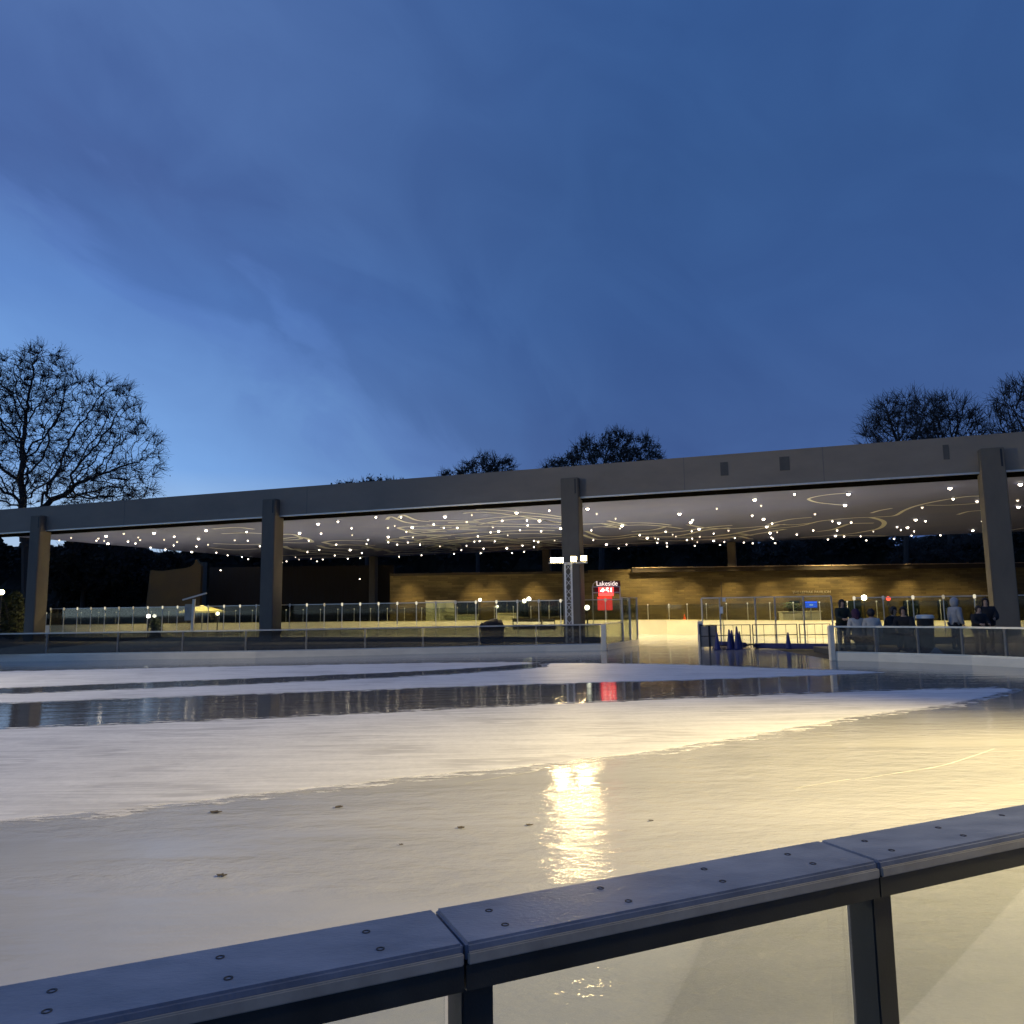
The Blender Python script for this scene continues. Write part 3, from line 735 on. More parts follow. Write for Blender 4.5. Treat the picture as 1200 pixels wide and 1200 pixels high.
# ---------------------------------------------------------------- scoreboard clock
Y = 37.6
def yq(x, y, Y=Y): return on_y(x, y, Y)
sb = thing('scoreboard', 'red lit scoreboard clock in a metal frame beside the floodlight tower', 'scoreboard', (yq(711,735).x, Y, .14))
red_dk = surf('maroon_panel', (.10,.012,.016), .5)
def panel(name, x0, y0, x1, y1, mat, dy, th=.05, parent=sb):
    u, v = yq(x0, y0), yq(x1, y1); mb = MB(); mb.box(((u.x+v.x)/2, Y+dy, (u.z+v.z)/2), (v.x-u.x, th, u.z-v.z), bev=.008); return obj(name, mb, mat, parent)
panel('header', 699, 681, 727, 686.6, red_dk, 0)
dsp = panel('display', 701.5, 687.4, 719, 698.2, emit('red_display', (1,.035,.03), 5), .0)
panel('glow_panel', 700.2, 699.2, 718, 715, emit('red_glow', (1,.06,.04), 1.0), .05)  # emissive panel put in for the red glow below the display
panel('back_plate', 697, 687, 727, 695.5, red_dk, .09)
wl = emit('white_letters', (1,.80,.74), 1.5); dl = emit('clock_digits', (1,.8,.6), 6)
c = yq(711.2, 684); text('lettering', 'Lakeside', .33, wl, sb, (c.x-sb.location.x, -.035, c.z-.14), (math.pi/2,0,0), .004, .92)
c = yq(710.8, 692.3); text('digits', '4:51', .36, dl, sb, (c.x-sb.location.x, -.035, c.z-.14), (math.pi/2,0,0), .004, 1.0)
mb = MB(); fr = []
for x in (694.5, 726.5): mb.tube((yq(x,700).x, Y-.06, .14), (yq(x,700).x, Y-.06, yq(x,687.5).z), .028)
for y in (687.6, 694.4): mb.bar((yq(694.5,y).x, Y-.06, yq(711,y).z), (yq(726.5,y).x, Y-.06, yq(711,y).z), .05)
arc = [(694.5,688),(695.3,684.5),(697.2,682.4),(699.3,681.4)]
for (x0,y0),(x1,y1) in zip(arc, arc[1:]): mb.tube(yq(x0,y0), yq(x1,y1), .025)
obj('frame', mb, steel, sb)

# ---------------------------------------------------------------- floodlight tower
def truss_tower(loc, rz, h, label, head_mat, aim, group='floodlight towers'):
    root = thing('floodlight_tower', label, 'floodlight', loc, rz)
    mb = MB(); k = .145
    cs = [(-k,-k),(k,-k),(k,k),(-k,k)]
    for x, y in cs: mb.tube((x,y,.04), (x,y,h), .025, n=8)
    n = max(4, int(h/.34))
    for i in range(n):
        z0, z1 = .04+(h-.04)*i/n, .04+(h-.04)*(i+1)/n
        for j in range(4):
            (ax,ay),(bx,by) = cs[j], cs[(j+1) % 4]
            if i % 2: ax, ay, bx, by = bx, by, ax, ay
            mb.tube((ax,ay,z0),(bx,by,z1), .012, n=6, cap=False)
    for z in (h*.5, h-.03):
        for j in range(4): mb.tube((*cs[j],z), (*cs[(j+1)%4],z), .018, n=6)
    obj('truss', mb, truss_m, root, local=True)
    mb = MB(); mb.box((0,0,.02), (.6,.6,.04), bev=.005); obj('base_plate', mb, steel, root, local=True)
    mb = MB(); mb.tube((-.9,0,h+.03),(.9,0,h+.03), .026); obj('crossbar', mb, truss_m, root, local=True)
    for x, dz in ((-.68,.17),(-.36,.17),(.26,.22),(.72,.24)):
        hd = bpy.data.objects.new('lamp_head', None)
        mb = MB(); mb.box((0,.06,0), (.30,.16,.27), bev=.02); ho = obj('lamp_head', mb, dark_m, root, local=True)
        ho.location = (x,-.05,h+dz); ho.rotation_euler = aim
        mb = MB(); mb.box((0,-.026,0), (.26,.008,.22)); obj('lamp_glass', mb, head_mat, ho, local=True)
        mb = MB(); mb.bar((-.17,.05,-.17),(-.17,.05,.05), .02); mb.bar((.17,.05,-.17),(.17,.05,.05), .02); mb.bar((-.17,.05,-.17),(.17,.05,-.17), .02); obj('bracket', mb, steel, ho, local=True)
    return root
b = on_y(667.5, 740, 35.4); hz = on_y(667, 660.5, 35.4).z - .14
flood = emit('flood_lamp', (1,.80,.36), 30.0)
tw_c = truss_tower((b.x, 35.4, .14), math.atan2(-b.x, 35.4)*-0 + R_(3), hz, 'lit floodlight tower with four lamps on an aluminium truss before the middle column', flood, (R_(12),0,0))
# the rink's other towers, round the outdoor ice
flood_w = emit('flood_lamp_warm', (1,.76,.34), 40)
flood_n = emit('flood_lamp_side', (1,.87,.72), 40)
tw_r = truss_tower((13.4, 5.6, .0), R_(-88), 6.4, 'floodlight tower beyond the right end of the near cap rail', flood_w, (R_(40),0,0))
tw_l = truss_tower((-25.2, 17, 0), R_(84), 8.2, 'tall floodlight tower beyond the left edge of the ice', flood_n, (R_(26),0,0))

def flood_beam(parent, loc, target, energy, col, size, rad=.45):
    l = bpy.data.lights.new('flood_beam', 'SPOT'); l.energy = energy; l.color = col; l.spot_size = R_(size); l.spot_blend = 1; l.shadow_soft_size = rad
    o = bpy.data.objects.new('flood_beam', l); COL.objects.link(o); o.parent = parent
    w_ = Vector(loc) - Vector(target); o.matrix_parent_inverse = Matrix.Identity(4)
    rot = w_.to_track_quat('Z', 'Y').to_matrix().to_4x4(); rot.translation = Vector(loc)
    pm = Matrix.Translation(parent.location) @ Matrix.Rotation(parent.rotation_euler.z, 4, 'Z'); o.matrix_local = pm.inverted() @ rot
flood_beam(tw_r, (12.9,5.6,6.5), (6.8,7.2,0), 25000, (1,.765,.33), 80)
flood_beam(tw_l, (-24.6,17,8.4), (-2,18,0), 8600, (1,.85,.58), 108)
flood_beam(tw_c, (tw_c.location.x+.50, 35.25, 4.0), (1.0,19,0), 620, (1,.75,.36), 130, .26)
flood_beam(tw_c, (tw_c.location.x-.50, 35.25, 4.0), (-1.0,19,0), 620, (1,.75,.36), 130, .26)
# ---------------------------------------------------------------- pavilion building
BY = 62
def bx(px, y=700): return on_y(px, y, BY).x
zw = 4.45
bl = thing('pavilion_building', 'low stone pavilion with lettering and dark windows behind the covered rink', 'building', (15, BY, 0))
x0, x1 = bx(457), 50
wins = [(534,561),(581,620),(633,665)]
zl, zh = on_y(600,724,BY).z, on_y(600,703.6,BY).z
# front wall in piers and lintel so the windows are real openings
mb = MB(); xc = x0
segs = []
for a, b in wins:
    segs.append((xc, bx(a))); xc = bx(b)
segs.append((xc, x1))
for a, b in segs: mb.box(((a+b)/2, BY+.2, zh/2), (b-a, .4, zh))
mb.box(((x0+x1)/2, BY+.2, (zh+zw)/2), (x1-x0, .4, zw-zh))
for a, b in wins: mb.box(((bx(a)+bx(b))/2, BY+.2, zl/2), (bx(b)-bx(a), .4, max(.1, zl)))
mb.box((x0+.2, BY+5.2, zw/2), (.4, 9.6, zw)); mb.box((x1-.2, BY+5.2, zw/2), (.4, 9.6, zw))
obj('wall', mb, stone, bl)
mb = MB(); mb.box(((bx(690)+bx(741))/2, BY+.17, zw+.13), (bx(741)-bx(690), .44, .26)); obj('parapet_block', mb, stone, bl)
mb = MB(); mb.box(((bx(741)+x1)/2+.1, BY+5, zw+.18), (x1-bx(741)+.2, 10.8, .34)); rf = obj('roof', mb, wood_dark, bl)
mb = MB(); mb.box(((bx(741)+x1)/2+.1, BY-.42, zw+.37), (x1-bx(741)+.2, .06, .06)); obj('roof_edge', mb, surf('edge_brown', (.30,.22,.15), .6), rf)
mb = MB(); mb.box(((x0+bx(741))/2, BY+5, zw+.1), (bx(741)-x0, 10, .2)); obj('roof', mb, wood_dark, bl)
for a, b in wins:
    xa, xb = bx(a), bx(b); mb = MB(); th = .07
    n = 2 if b-a < 30 else 3
    for i in range(n+1):
        x = xa+(xb-xa)*i/n; mb.box((x + (.035 if i == 0 else -.035 if i == n else 0), BY+.14, (zl+zh)/2), (th,.08,zh-zl))
    mb.box(((xa+xb)/2, BY+.14, zh-.035), (xb-xa-.15,.078,th)); mb.box(((xa+xb)/2, BY+.14, zl+.035), (xb-xa-.15,.078,th))
    w = obj('window', mb, surf('frame_grey', (.25,.24,.2), .5), bl)
    mb = MB(); mb.box(((xa+xb)/2, BY+.2, (zl+zh)/2), (xb-xa-.02,.012,zh-zl-.02)); obj('pane', mb, pane_dark, w)
c = on_y(951, 694, BY); text('lettering', 'THE LEFRAK PAVILION', .30, surf('letter_metal', (.42,.38,.27), .35), bl, (c.x-15, -.02, c.z), (math.pi/2,0,0), .015, 1.02)
# door openings further right
for a, b in ((925,938),(985,1010),(1058,1078),(1098,1112)):
    u = on_y(a, 704, BY-.02); v = on_y(b, 724, BY-.02)
    mb = MB(); mb.box(((u.x+v.x)/2, BY-.03, (u.z)/2), (v.x-u.x, .06, u.z)); d = obj('door', mb, pane_dark, bl)
    mb = MB(); mb.box((v.x-.2, BY-.075, 1.05), (.04,.03,.5)); obj('handle', mb, steel, d)

# darker timber screen left of the pavilion, and the lit curved wall
mb = MB(); u, v = on_y(246, 665, 78), on_y(462, 660, 78); mb.box(((u.x+v.x)/2, 78, (u.z)/2), (v.x-u.x, .25, u.z)); tag(obj('timber_screen', mb, wood_dark), 'dark brown timber screen wall left of the stone pavilion', 'wall')
Yc = 74
top = catmull([(176,668),(190,669),(205,667),(218,665.5),(226,662),(230,655)], 5)
pts = [on_y(x, y, Yc) for x, y in top]
base0, base1 = on_y(168, 735, Yc), on_y(233, 735, Yc)
prof = [(base0.x, .0)] + [(v.x, v.z) for v in pts] + [(base1.x, 6.2), (base1.x, 0)]
mb = MB(); n = len(prof); mb.v = [Vector((x, Yc, z)) for x, z in prof] + [Vector((x, Yc+.5, z)) for x, z in prof]
mb.f = [tuple(range(n)), tuple(range(n, 2*n))[::-1]] + [(i, (i+1) % n, n+(i+1) % n, n+i) for i in range(n)]
cw = obj('curved_wall', mb, surf('ochre_render', (.15,.095,.035), .9, var=.3, scale=.35)); tag(cw, 'ochre wall with a scooped top edge, beside the rear column at far left', 'wall')

# kiosk, counters, banners
def boxthing(name, label, cat, px0, px1, yt, Y, mats, z0=0., depth=.7, top=True):
    u, v = on_y(px0, yt, Y), on_y(px1, yt, Y); root = thing(name, label, cat, ((u.x+v.x)/2, Y, z0)); c = (u.x+v.x)/2; w = v.x-u.x
    mb = MB(); mb.box((c, Y+depth/2, (z0+u.z-.06)/2), (w, depth, u.z-.06-z0), bev=.015); obj('body', mb, mats[0], root)
    mb = MB(); mb.box((c, Y+depth/2-.03, u.z-.03), (w+.12, depth+.1, .055), bev=.01); obj('worktop', mb, mats[1], root)
    return root
pale = surf('pale_green_panel', (.62,.62,.44), .5, var=.12, scale=1.2)
k = boxthing('kiosk', 'pale green ticket kiosk left of the first dark window', 'kiosk', 499, 532, 704, 58, (pale, white_pl), depth=1.6)
mb = MB(); u = on_y(508, 707, 57.96); v = on_y(523, 718, 57.96); mb.box(((u.x+v.x)/2, 57.985, (u.z+v.z)/2), (v.x-u.x, .03, u.z-v.z)); obj('hatch', mb, surf('hatch', (.40,.42,.30), .3), k)
boxthing('counter', 'pale low counter under the first dark window', 'counter', 520, 560, 720.5, 57, (pale, white_pl))
boxthing('counter', 'white service counter under the middle dark window', 'counter', 581, 607, 718.5, 56.5, (white_pl, white_pl))
boxthing('counter', 'lit white counter under the blue screen', 'counter', 917, 962, 716.5, 47, (cream_pl, white_pl))
for px0, px1, lab in ((599,633,'wider black banner with a white stripe on the far boards'), (633.6,648,'narrower black banner with a white stripe on the far boards')):
    q0, q1 = lerp_px(FB, px0), lerp_px(FB, px1); o = Vector((0,-.09,0)); root = thing('banner', lab, 'banner', q0+o)
    mb = MB(); mb.quadwall(q0+o, q1+o, .30, 1.02, .03); obj('panel', mb, black_cloth, root)
    o2 = Vector((-.012,-.112,0)); mb = MB(); mb.quadwall(q0+o2+(q1-q0)*.04, q1+o2-(q1-q0)*.04, .60, .80, .008); obj('stripe', mb, cap_m, root)
# bottles and cups on the counter
for px, h in ((607.5,.75),(611,.5),(618,.45)):
    u = on_y(px, 724, 56); mb = MB(); mb.lathe([(.11,0),(.12,.02),(.12,h*.6),(.05,h*.8),(.05,h)], 12, (u.x, 56.3, u.z)); 
# tarp heap
q = lerp_px([cp(-30,-1.2), cp(10,-1.2)], 575)
mb = MB(); bm = bmesh.new(); bmesh.ops.create_icosphere(bm, subdivisions=4, radius=1)
for v in bm.verts:
    x, y, z = v.co
    tz = (max(z, -.6)+.6)/1.6; hgt = 1.06+.16*math.exp(-((x-.6)/.25)**2)+.07*math.sin(6*x+1)+.04*math.sin(13*x+4*y)
    v.co = Vector((math.copysign(abs(x)**.6, x)*.60*(1+.05*math.sin(9*z+3*y)), y*.42, tz**.5*hgt))
mz = min(v.co.z for v in bm.verts); bm.verts.index_update()
mb.v = [v.co + Vector((q.x, q.y, .14-mz+.0)) for v in bm.verts]; mb.f = [tuple(v.index for v in f.verts) for f in bm.faces]; bm.free()
tag(obj('covered_machine', mb, black_cloth, smooth=True), 'low lumpy machine under a black tarp, in front of the far boards', 'machine')
# blue screen on a stand
u, v = on_y(943, 705, 46), on_y(957.5, 712, 46)
s = thing('screen', 'small glowing blue screen above the lit counter', 'screen', ((u.x+v.x)/2, 46, 0))
mb = MB(); mb.box(((u.x+v.x)/2, 46, (u.z+v.z)/2), (v.x-u.x+.05, .08, u.z-v.z+.05), bev=.01); obj('casing', mb, dark_m, s)
mb = MB(); mb.box(((u.x+v.x)/2, 45.955, (u.z+v.z)/2), (v.x-u.x, .008, u.z-v.z)); obj('display', mb, emit('blue_display', (.03,.14,1), 1.3), s)
mb = MB(); mb.box(((u.x+v.x)/2, 45.948, (u.z+v.z)/2-.02), ((v.x-u.x)*.3, .004, .07)); obj('mark', mb, emit('blue_mark', (.5,.7,1), 1.2), s)
mb = MB(); mb.tube(((u.x+v.x)/2, 46.05, 0), ((u.x+v.x)/2, 46.05, v.z), .04); mb.box(((u.x+v.x)/2, 46.05, .03), (.5,.4,.06)); obj('stand', mb, steel, s)
# potted greenery on the counter
def plant(loc, r, h, label, mat, n=150, pot=.12):
    root = thing('potted_plant', label, 'plant', loc)
    mb = MB(); mb.lathe([(pot*.7,0),(pot,.02),(pot*1.1,pot*1.6),(pot*.9,pot*1.6)], 12); obj('pot', mb, wood_dark, root, local=True)
    mb = MB()
    for _ in range(n):
        c = Vector((random.gauss(0,r*.45), random.gauss(0,r*.45), pot*1.6+random.uniform(0,h)))
        a = Vector((random.uniform(-1,1),random.uniform(-1,1),random.uniform(-.4,1))).normalized()*.09; b2 = a.orthogonal().normalized()*.035
        mb.add([c-a, c+b2, c+a, c-b2], [(0,1,2,3)])
    obj('foliage', mb, mat, root, local=True)
cz = on_y(940,716.5,47).z
plant((on_y(926,716,47.3).x, 47.3, cz), .3, .35, 'leafy green plant at the left end of the lit counter', leaf_lit)
plant((on_y(937,716,47.3).x, 47.3, cz), .25, .28, 'small green plant in the middle of the lit counter', leaf_lit)
# wall lamps and small lights in the pavilion
def globe(name, label, cat, px, py, Y, rad, col, st, post=True, z0=0.):
    c = on_y(px, py, Y); root = thing(name, label, cat, (c.x, Y, z0))
    mb = MB(); bm = bmesh.new(); bmesh.ops.create_icosphere(bm, subdivisions=2, radius=rad); bm.verts.index_update()
    mb.v = [v.co + c for v in bm.verts]; mb.f = [tuple(v.index for v in f.verts) for f in bm.faces]; bm.free()
    obj('globe', mb, emit('glow_%s_%d' % (name, int(st*100+px)), col, st), root, smooth=True)
    mb = MB(); mb.tube((c.x, Y+.0, z0), (c.x, Y, c.z-rad*.9), .045, .03); mb.lathe([(.14,0),(.14,.05),(.05,.12)], 12, (c.x,Y,z0)); obj('post', mb, dark_m, root)
    return root
W = (1,.90,.66)
globe('bollard_lamp', 'bright white lamp low on a post beside the scoreboard frame', 'lamp', 688, 712, 38.3, .12, (1,.96,.85), 14, z0=.14)
globe('post_lamp', 'bright white lamp on a post above the seated skaters', 'lamp', 1012.5, 700.5, 40, .14, (1,.90,.66), 16)
globe('signal_lamp', 'small red lamp on a post right of the bright white lamp', 'lamp', 1041, 701.5, 40, .12, (1,.10,.06), 3)
globe('post_lamp', 'left one of a pair of round white lamps over the middle window', 'lamp', 614.5, 704.3, 58.5, .15, W, 9)
globe('post_lamp', 'right one of a pair of round white lamps over the middle window', 'lamp', 619.8, 702, 58.8, .16, W, 11)
globe('post_lamp', 'round white lamp at the corner of the first dark window', 'lamp', 562.5, 703, 58, .12, W, 7)
globe('post_lamp', 'small lamp before the middle dark window', 'lamp', 582.5, 711, 58, .12, W, 6)
globe('street_lamp', 'yellow street lamp glowing at the far left edge', 'street lamp', 2, 694, 52, .17, (1,.80,.36), 22)
globe('street_lamp', 'low white lamp at the foot of the ochre wall', 'street lamp', 174, 722, 46, .11, (1,.95,.85), 8)
globe('post_lamp', 'small lamp to the right of the yellow umbrella', 'lamp', 255, 719, 50, .12, W, 7)
for i, px in enumerate((1102,1112,1130,1148)):
    pass
# orange cone behind the far boards
q = lerp_px(FB, 791) + Vector((.6,.9,0))
oc = thing('traffic_cone', 'small orange cone standing on a ledge behind the far boards', 'traffic cone', (q.x,q.y,.7))
orange = emit('orange_lit', (1,.22,.06), .35) if False else surf('orange_plastic', (.75,.10,.02), .5)
mb = MB(); mb.box((0,0,.02), (.32,.32,.04)); obj('base', mb, orange, oc, local=True)
mb = MB(); mb.lathe([(.13,.04),(.03,.5),(.02,.52)], 12); obj('body', mb, orange, oc, local=True)
mb = MB(); mb.box((q.x,q.y,.35), (.9,.4,.70), bev=.02); tag(obj('bench', mb, wood_dark), 'dark ledge bench behind the far boards under the orange cone', 'bench')

# left: yellow umbrella, gate post with arm, hoarding
c = on_y(237, 714, 52)
um = thing('patio_umbrella', 'flat yellow patio umbrella behind the glass fence at left', 'umbrella', (c.x, 52, 0))
mb = MB(); mb.tube((c.x,52,0),(c.x,52,c.z+.25), .03); obj('pole', mb, steel, um)
yel = surf('yellow_canvas', (.50,.46,.18), .8)
mb = MB(); n = 8; ring = [Vector((c.x+1.45*math.cos(2*math.pi*(i+.5)/n), 52+1.45*math.sin(2*math.pi*(i+.5)/n), c.z-.12)) for i in range(n)]
mb.add([Vector((c.x,52,c.z+.28))] + ring + [v - Vector((0,0,.12)) for v in ring], [(0,i+1,(i+1) % n+1) for i in range(n)] + [(i+1,i+1+n,(i+1) % n+1+n,(i+1) % n+1) for i in range(n)]); obj('canopy', mb, yel, um)
mb = MB()
for v in ring: mb.bar(Vector((c.x,52,c.z+.22)), v-Vector((0,0,.02)), .02)
obj('ribs', mb, steel, um)
ga = thing('swing_gate', 'pale post with a slanted arm and grey panel left of the yellow umbrella', 'gate', (on_y(226,738,44).x, 44, 0))
mb = MB(); mb.bar(on_y(225,740,44), on_y(227.5,702,44), .13); obj('post', mb, white_pl, ga)
mb = MB(); mb.bar(on_y(214,703,43.9), on_y(242,695,43.9), .09, .08); obj('arm', mb, white_pl, ga)
mb = MB(); u, v = on_y(217,708,44.1), on_y(224.5,727,44.1); mb.box(((u.x+v.x)/2,44.1,(u.z+v.z)/2), (v.x-u.x,.05,u.z-v.z)); obj('panel', mb, surf('hoarding_grey', (.42,.40,.32), .7), ga)

# ---------------------------------------------------------------- people
skin_m = surf('skin', (.42,.27,.19), .6, var=.1, scale=8)
hair_m = surf('hair', (.015,.011,.010), .6, var=.3, scale=20)
def skin_mesh(name, verts, edges, radii, mat, root_i=0, sub=1):
    me = bpy.data.meshes.new(name); me.from_pydata([Vector(v) for v in verts], edges, []); me.update()
    o = bpy.data.objects.new(name, me); COL.objects.link(o)
    o.modifiers.new('s', 'SKIN'); sm = o.modifiers.new('b', 'SUBSURF'); sm.levels = sub; sm.render_levels = sub
    for i, rr in enumerate(radii):
        rr = rr if isinstance(rr, tuple) else (rr, rr)
        me.skin_vertices[0].data[i].radius = rr; me.skin_vertices[0].data[i].use_root = (i == root_i)
    bpy.context.view_layer.update()
    out = bpy.data.meshes.new_from_object(o.evaluated_get(bpy.context.evaluated_depsgraph_get()))
    bpy.data.objects.remove(o); out.materials.clear(); out.materials.append(mat); out.name = name
    for q in out.polygons: q.use_smooth = True
    return out
def person(loc, rz, label, jacket, trousers, seated=False, lean=.05, head_turn=0., H=1.72, hood=None, hat=None, long_hair=False, arms='down', group=None, bulk=1.25):
    """facing -Y before rotation"""
    root = thing('person', label, 'person', loc, rz, group)
    k = H/1.72; V = lambda x, y, z: Vector((x*k, y*k, z*k))
    hip = .50 if seated else .93
    def up(z):  # torso point at height z above the hip, leaning forward
        return V(0, -math.sin(lean)*z, hip + math.cos(lean)*z)
    pelv = V(0,0,hip); chest = up(.36); neck = up(.55); nk2 = up(.60); 
    head = nk2 + V(0,-.02,.09); crown = nk2 + V(0,-.01,.22)
    kn, an = [], []
    for s in (-1, 1):
        if seated: kn.append(V(s*.13,-.43,.50)); an.append(V(s*.13,-.40,.09))
        else: kn.append(V(s*.11,-.03,.50)); an.append(V(s*.12,.02,.09))
    toes = [a + V(0,-.17,-.045) for a in an]
    sh = [neck + V(s*.185,.0,-.06) for s in (-1,1)]
    if arms == 'down': el = [h + V(s*.07,.02,-.29) for h, s in zip(sh,(-1,1))]; wr = [e + V(s*.0,-.10,-.24) for e, s in zip(el,(-1,1))]
    elif arms == 'front': el = [h + V(s*.08,-.10,-.26) for h, s in zip(sh,(-1,1))]; wr = [e + V(-s*.10,-.20,-.04) for e, s in zip(el,(-1,1))]
    else: el = [h + V(s*.06,-.16,-.24) for h, s in zip(sh,(-1,1))]; wr = [e + V(-s*.03,-.18,-.17) for e, s in zip(el,(-1,1))]
    v = [pelv, chest, neck, nk2, head, crown]; rr = [(.13,.10),(.14,.10),(.06,.06),(.05,.055),(.078,.10),(.055,.07)]
    e = [(0,1),(1,2),(2,3),(3,4),(4,5)]
    for i, s in enumerate((-1,1)):
        o = len(v); v += [sh[i], el[i], wr[i]]; rr += [.055,.042,.03]; e += [(2,o),(o,o+1),(o+1,o+2)]
        fd = (wr[i]-el[i]).normalized(); palm = wr[i]+fd*.075*k; v.append(palm); rr.append((.036,.018)); e.append((o+2,o+3))
        sx = Vector((0,1,0)).cross(fd).normalized() if abs(fd.y) < .9 else Vector((1,0,0))
        for j, (w, L) in enumerate(((-.03,.065),(-.01,.08),(.01,.075),(.03,.06))):
            n0 = len(v); v += [palm + sx*w*k + fd*L*.5*k, palm + sx*w*1.1*k + fd*L*.85*k + V(0,-.02,0)]; rr += [.0095,.008]; e += [(o+3,n0),(n0,n0+1)]
        n0 = len(v); v += [wr[i]+fd*.03*k + sx*.045*k*(-s) + V(0,-.01,0), wr[i]+fd*.075*k + sx*.06*k*(-s) + V(0,-.02,0)]; rr += [.011,.009]; e += [(o+2,n0),(n0,n0+1)]
    for i, s in enumerate((-1,1)):
        o = len(v); v += [V(s*.09,0,hip-.03), kn[i], an[i], toes[i]]; rr += [.085,.06,.042,.035]; e += [(0,o),(o,o+1),(o+1,o+2),(o+2,o+3)]
    body = bpy.data.objects.new('body', skin_mesh('body', v, e, rr, skin_m)); COL.objects.link(body); body.parent = root
    # jacket over torso and arms
    v = [V(0,0,hip-.12), pelv+V(0,0,.04), chest, up(.50), up(.57)]; rr = [(.185,.15),(.175,.14),(.185,.145),(.12,.10),(.075,.075)]; e = [(0,1),(1,2),(2,3),(3,4)]
    for i in range(2):
        o = len(v); v += [sh[i], el[i], wr[i]]; rr += [.082,.068,.052]; e += [(3,o),(o,o+1),(o+1,o+2)]
    j = bpy.data.objects.new('jacket', skin_mesh('jacket', v, e, [tuple(q*bulk for q in (r_ if isinstance(r_, tuple) else (r_, r_))) for r_ in rr], jacket)); COL.objects.link(j); j.parent = root
    v = [pelv+V(0,0,-.02)]; rr = [(.16,.125)]; e = []
    for i, s in enumerate((-1,1)):
        o = len(v); v += [V(s*.095,0,hip-.06), kn[i], an[i]+V(0,0,.03)]; rr += [.105,.078,.062]; e += [(0,o),(o,o+1),(o+1,o+2)]
    j = bpy.data.objects.new('trousers', skin_mesh('trousers', v, e, rr, trousers)); COL.objects.link(j); j.parent = root
    for i in range(2):
        j = bpy.data.objects.new('skate', skin_mesh('skate', [an[i]+V(0,.0,.10), an[i]+V(0,.02,-.01), toes[i]+V(0,-.01,0)], [(0,1),(1,2)], [.058,.055,.045], black_cloth)); COL.objects.link(j); j.parent = root
        mb = MB(); a = an[i]+V(0,.07,-.06); b = toes[i]+V(0,-.04,-.02); a.z = b.z = .022*k; mb.bar(a, b, .006, .044*k); obj('blade', mb, steel, j, local=True)
    # hair, hat or hood: a shell round the skull leaving the face open
    mb = MB(); bm = bmesh.new(); bmesh.ops.create_icosphere(bm, subdivisions=3, radius=1); keep = {}
    hc = head + V(0,.012,.045); mt = hood or hat or hair_m
    sc = (.135,.15,.17) if hood else ((.115,.13,.14) if not hat else (.125,.135,.14))
    for q in bm.verts:
        x, y, z = q.co; q.co = Vector((x*sc[0]*k, y*sc[1]*k, z*sc[2]*k)) + hc
        if y < -.45 and z < .35: q.co.y += .09*k          # opens the face
        if long_hair and y > -.35 and z < 0: q.co.z -= .20*k*(-z); q.co.y += .02*k
        if hood and z < -.2: q.co.z -= .03*k
    bm.verts.index_update(); mb.v = [q.co.copy() for q in bm.verts]; mb.f = [tuple(q.index for q in f.verts) for f in bm.faces]; bm.free()
    obj('hood' if hood else 'hat' if hat else 'hair', mb, mt, root, local=True, smooth=True)
    # face: nose, eyes, mouth, ears on the one head
    mb = MB()
    fy = -.098
    mb.add([head+V(0,fy-.022,.012), head+V(-.014,fy+.012,.005), head+V(.014,fy+.012,.005), head+V(0,fy+.008,.052)], [(0,1,3),(0,3,2),(0,2,1)]); obj('nose', mb, skin_m, root, local=True)
    for s in (-1,1):
        mb = MB(); mb.box(head+V(s*.032,fy+.006,.045), (.022*k,.008*k,.010*k)); obj('eye', mb, hair_m, root, local=True)
    mb = MB(); mb.box(head+V(0,fy+.012,-.030), (.045*k,.008*k,.009*k)); obj('mouth', mb, surf('lip', (.25,.10,.08), .6), root, local=True)
    return root
blk = black_cloth; grey_j = surf('grey_jacket', (.30,.30,.31), .85, var=.2, scale=8); pale_j = surf('pale_jacket', (.46,.44,.40), .85, var=.2, scale=8)
navy_t = surf('dark_trousers', (.02,.02,.028), .9, var=.3, scale=6); hood_g = surf('grey_hoodie', (.33,.33,.34), .9, var=.2, scale=10); brown_h = surf('maroon_hat', (.05,.02,.05), .9); brown_t = surf('brown_trousers', (.06,.045,.03), .9)
dark_g = surf('dark_green_coat', (.015,.022,.016), .9, var=.3, scale=6)
def stand_at(px, ytop, Y, z=.14): b = on_y(px, 740, Y); H = on_y(px, ytop, Y).z - z; return (b.x, Y, z), H
DZ = .14
def pers(px, Y, rz, label, *a, seat_h=None, **kw):
    b = on_y(px, 740, Y); return person((b.x, Y, DZ), rz, label, *a, **kw)
pers(987, 27.5, R_(10), 'person standing in a long dark coat with dark hair, leftmost behind the right barrier', dark_g, navy_t, lean=.12, H=1.72, long_hair=True, arms='front')
pers(1005, 26.4, R_(180), 'seated person seen from behind in a pale jacket and maroon hat', pale_j, navy_t, seated=True, lean=.1, H=1.85, hat=brown_h, long_hair=True)
pers(1023, 26.2, R_(172), 'seated person seen from behind in a pale jacket with black hair, under the lamp', pale_j, navy_t, seated=True, lean=.12, H=1.85)
pers(1042, 26.8, R_(35), 'seated person in black bent sideways towards a companion, left of two', blk, navy_t, seated=True, lean=.28, H=1.95, arms='front', bulk=1.55)
pers(1062, 26.3, R_(-40), 'seated person in black bent forward beside the dark bin, right of two', blk, navy_t, seated=True, lean=.30, H=1.95, arms='front', bulk=1.55)
pers(1120, 26.5, R_(100), 'person standing in a grey hoodie with the hood up', hood_g, navy_t, H=1.70, hood=hood_g, arms='down')
pers(1147, 24.6, R_(5), 'shorter person in a black jacket leaning on the right barrier', blk, brown_t, H=1.46, lean=.12, arms='front')
pers(1157, 25.2, R_(-20), 'taller person in a black puffer jacket beside the right column', blk, brown_t, H=1.70, lean=.10, long_hair=True, arms='front', bulk=1.6)
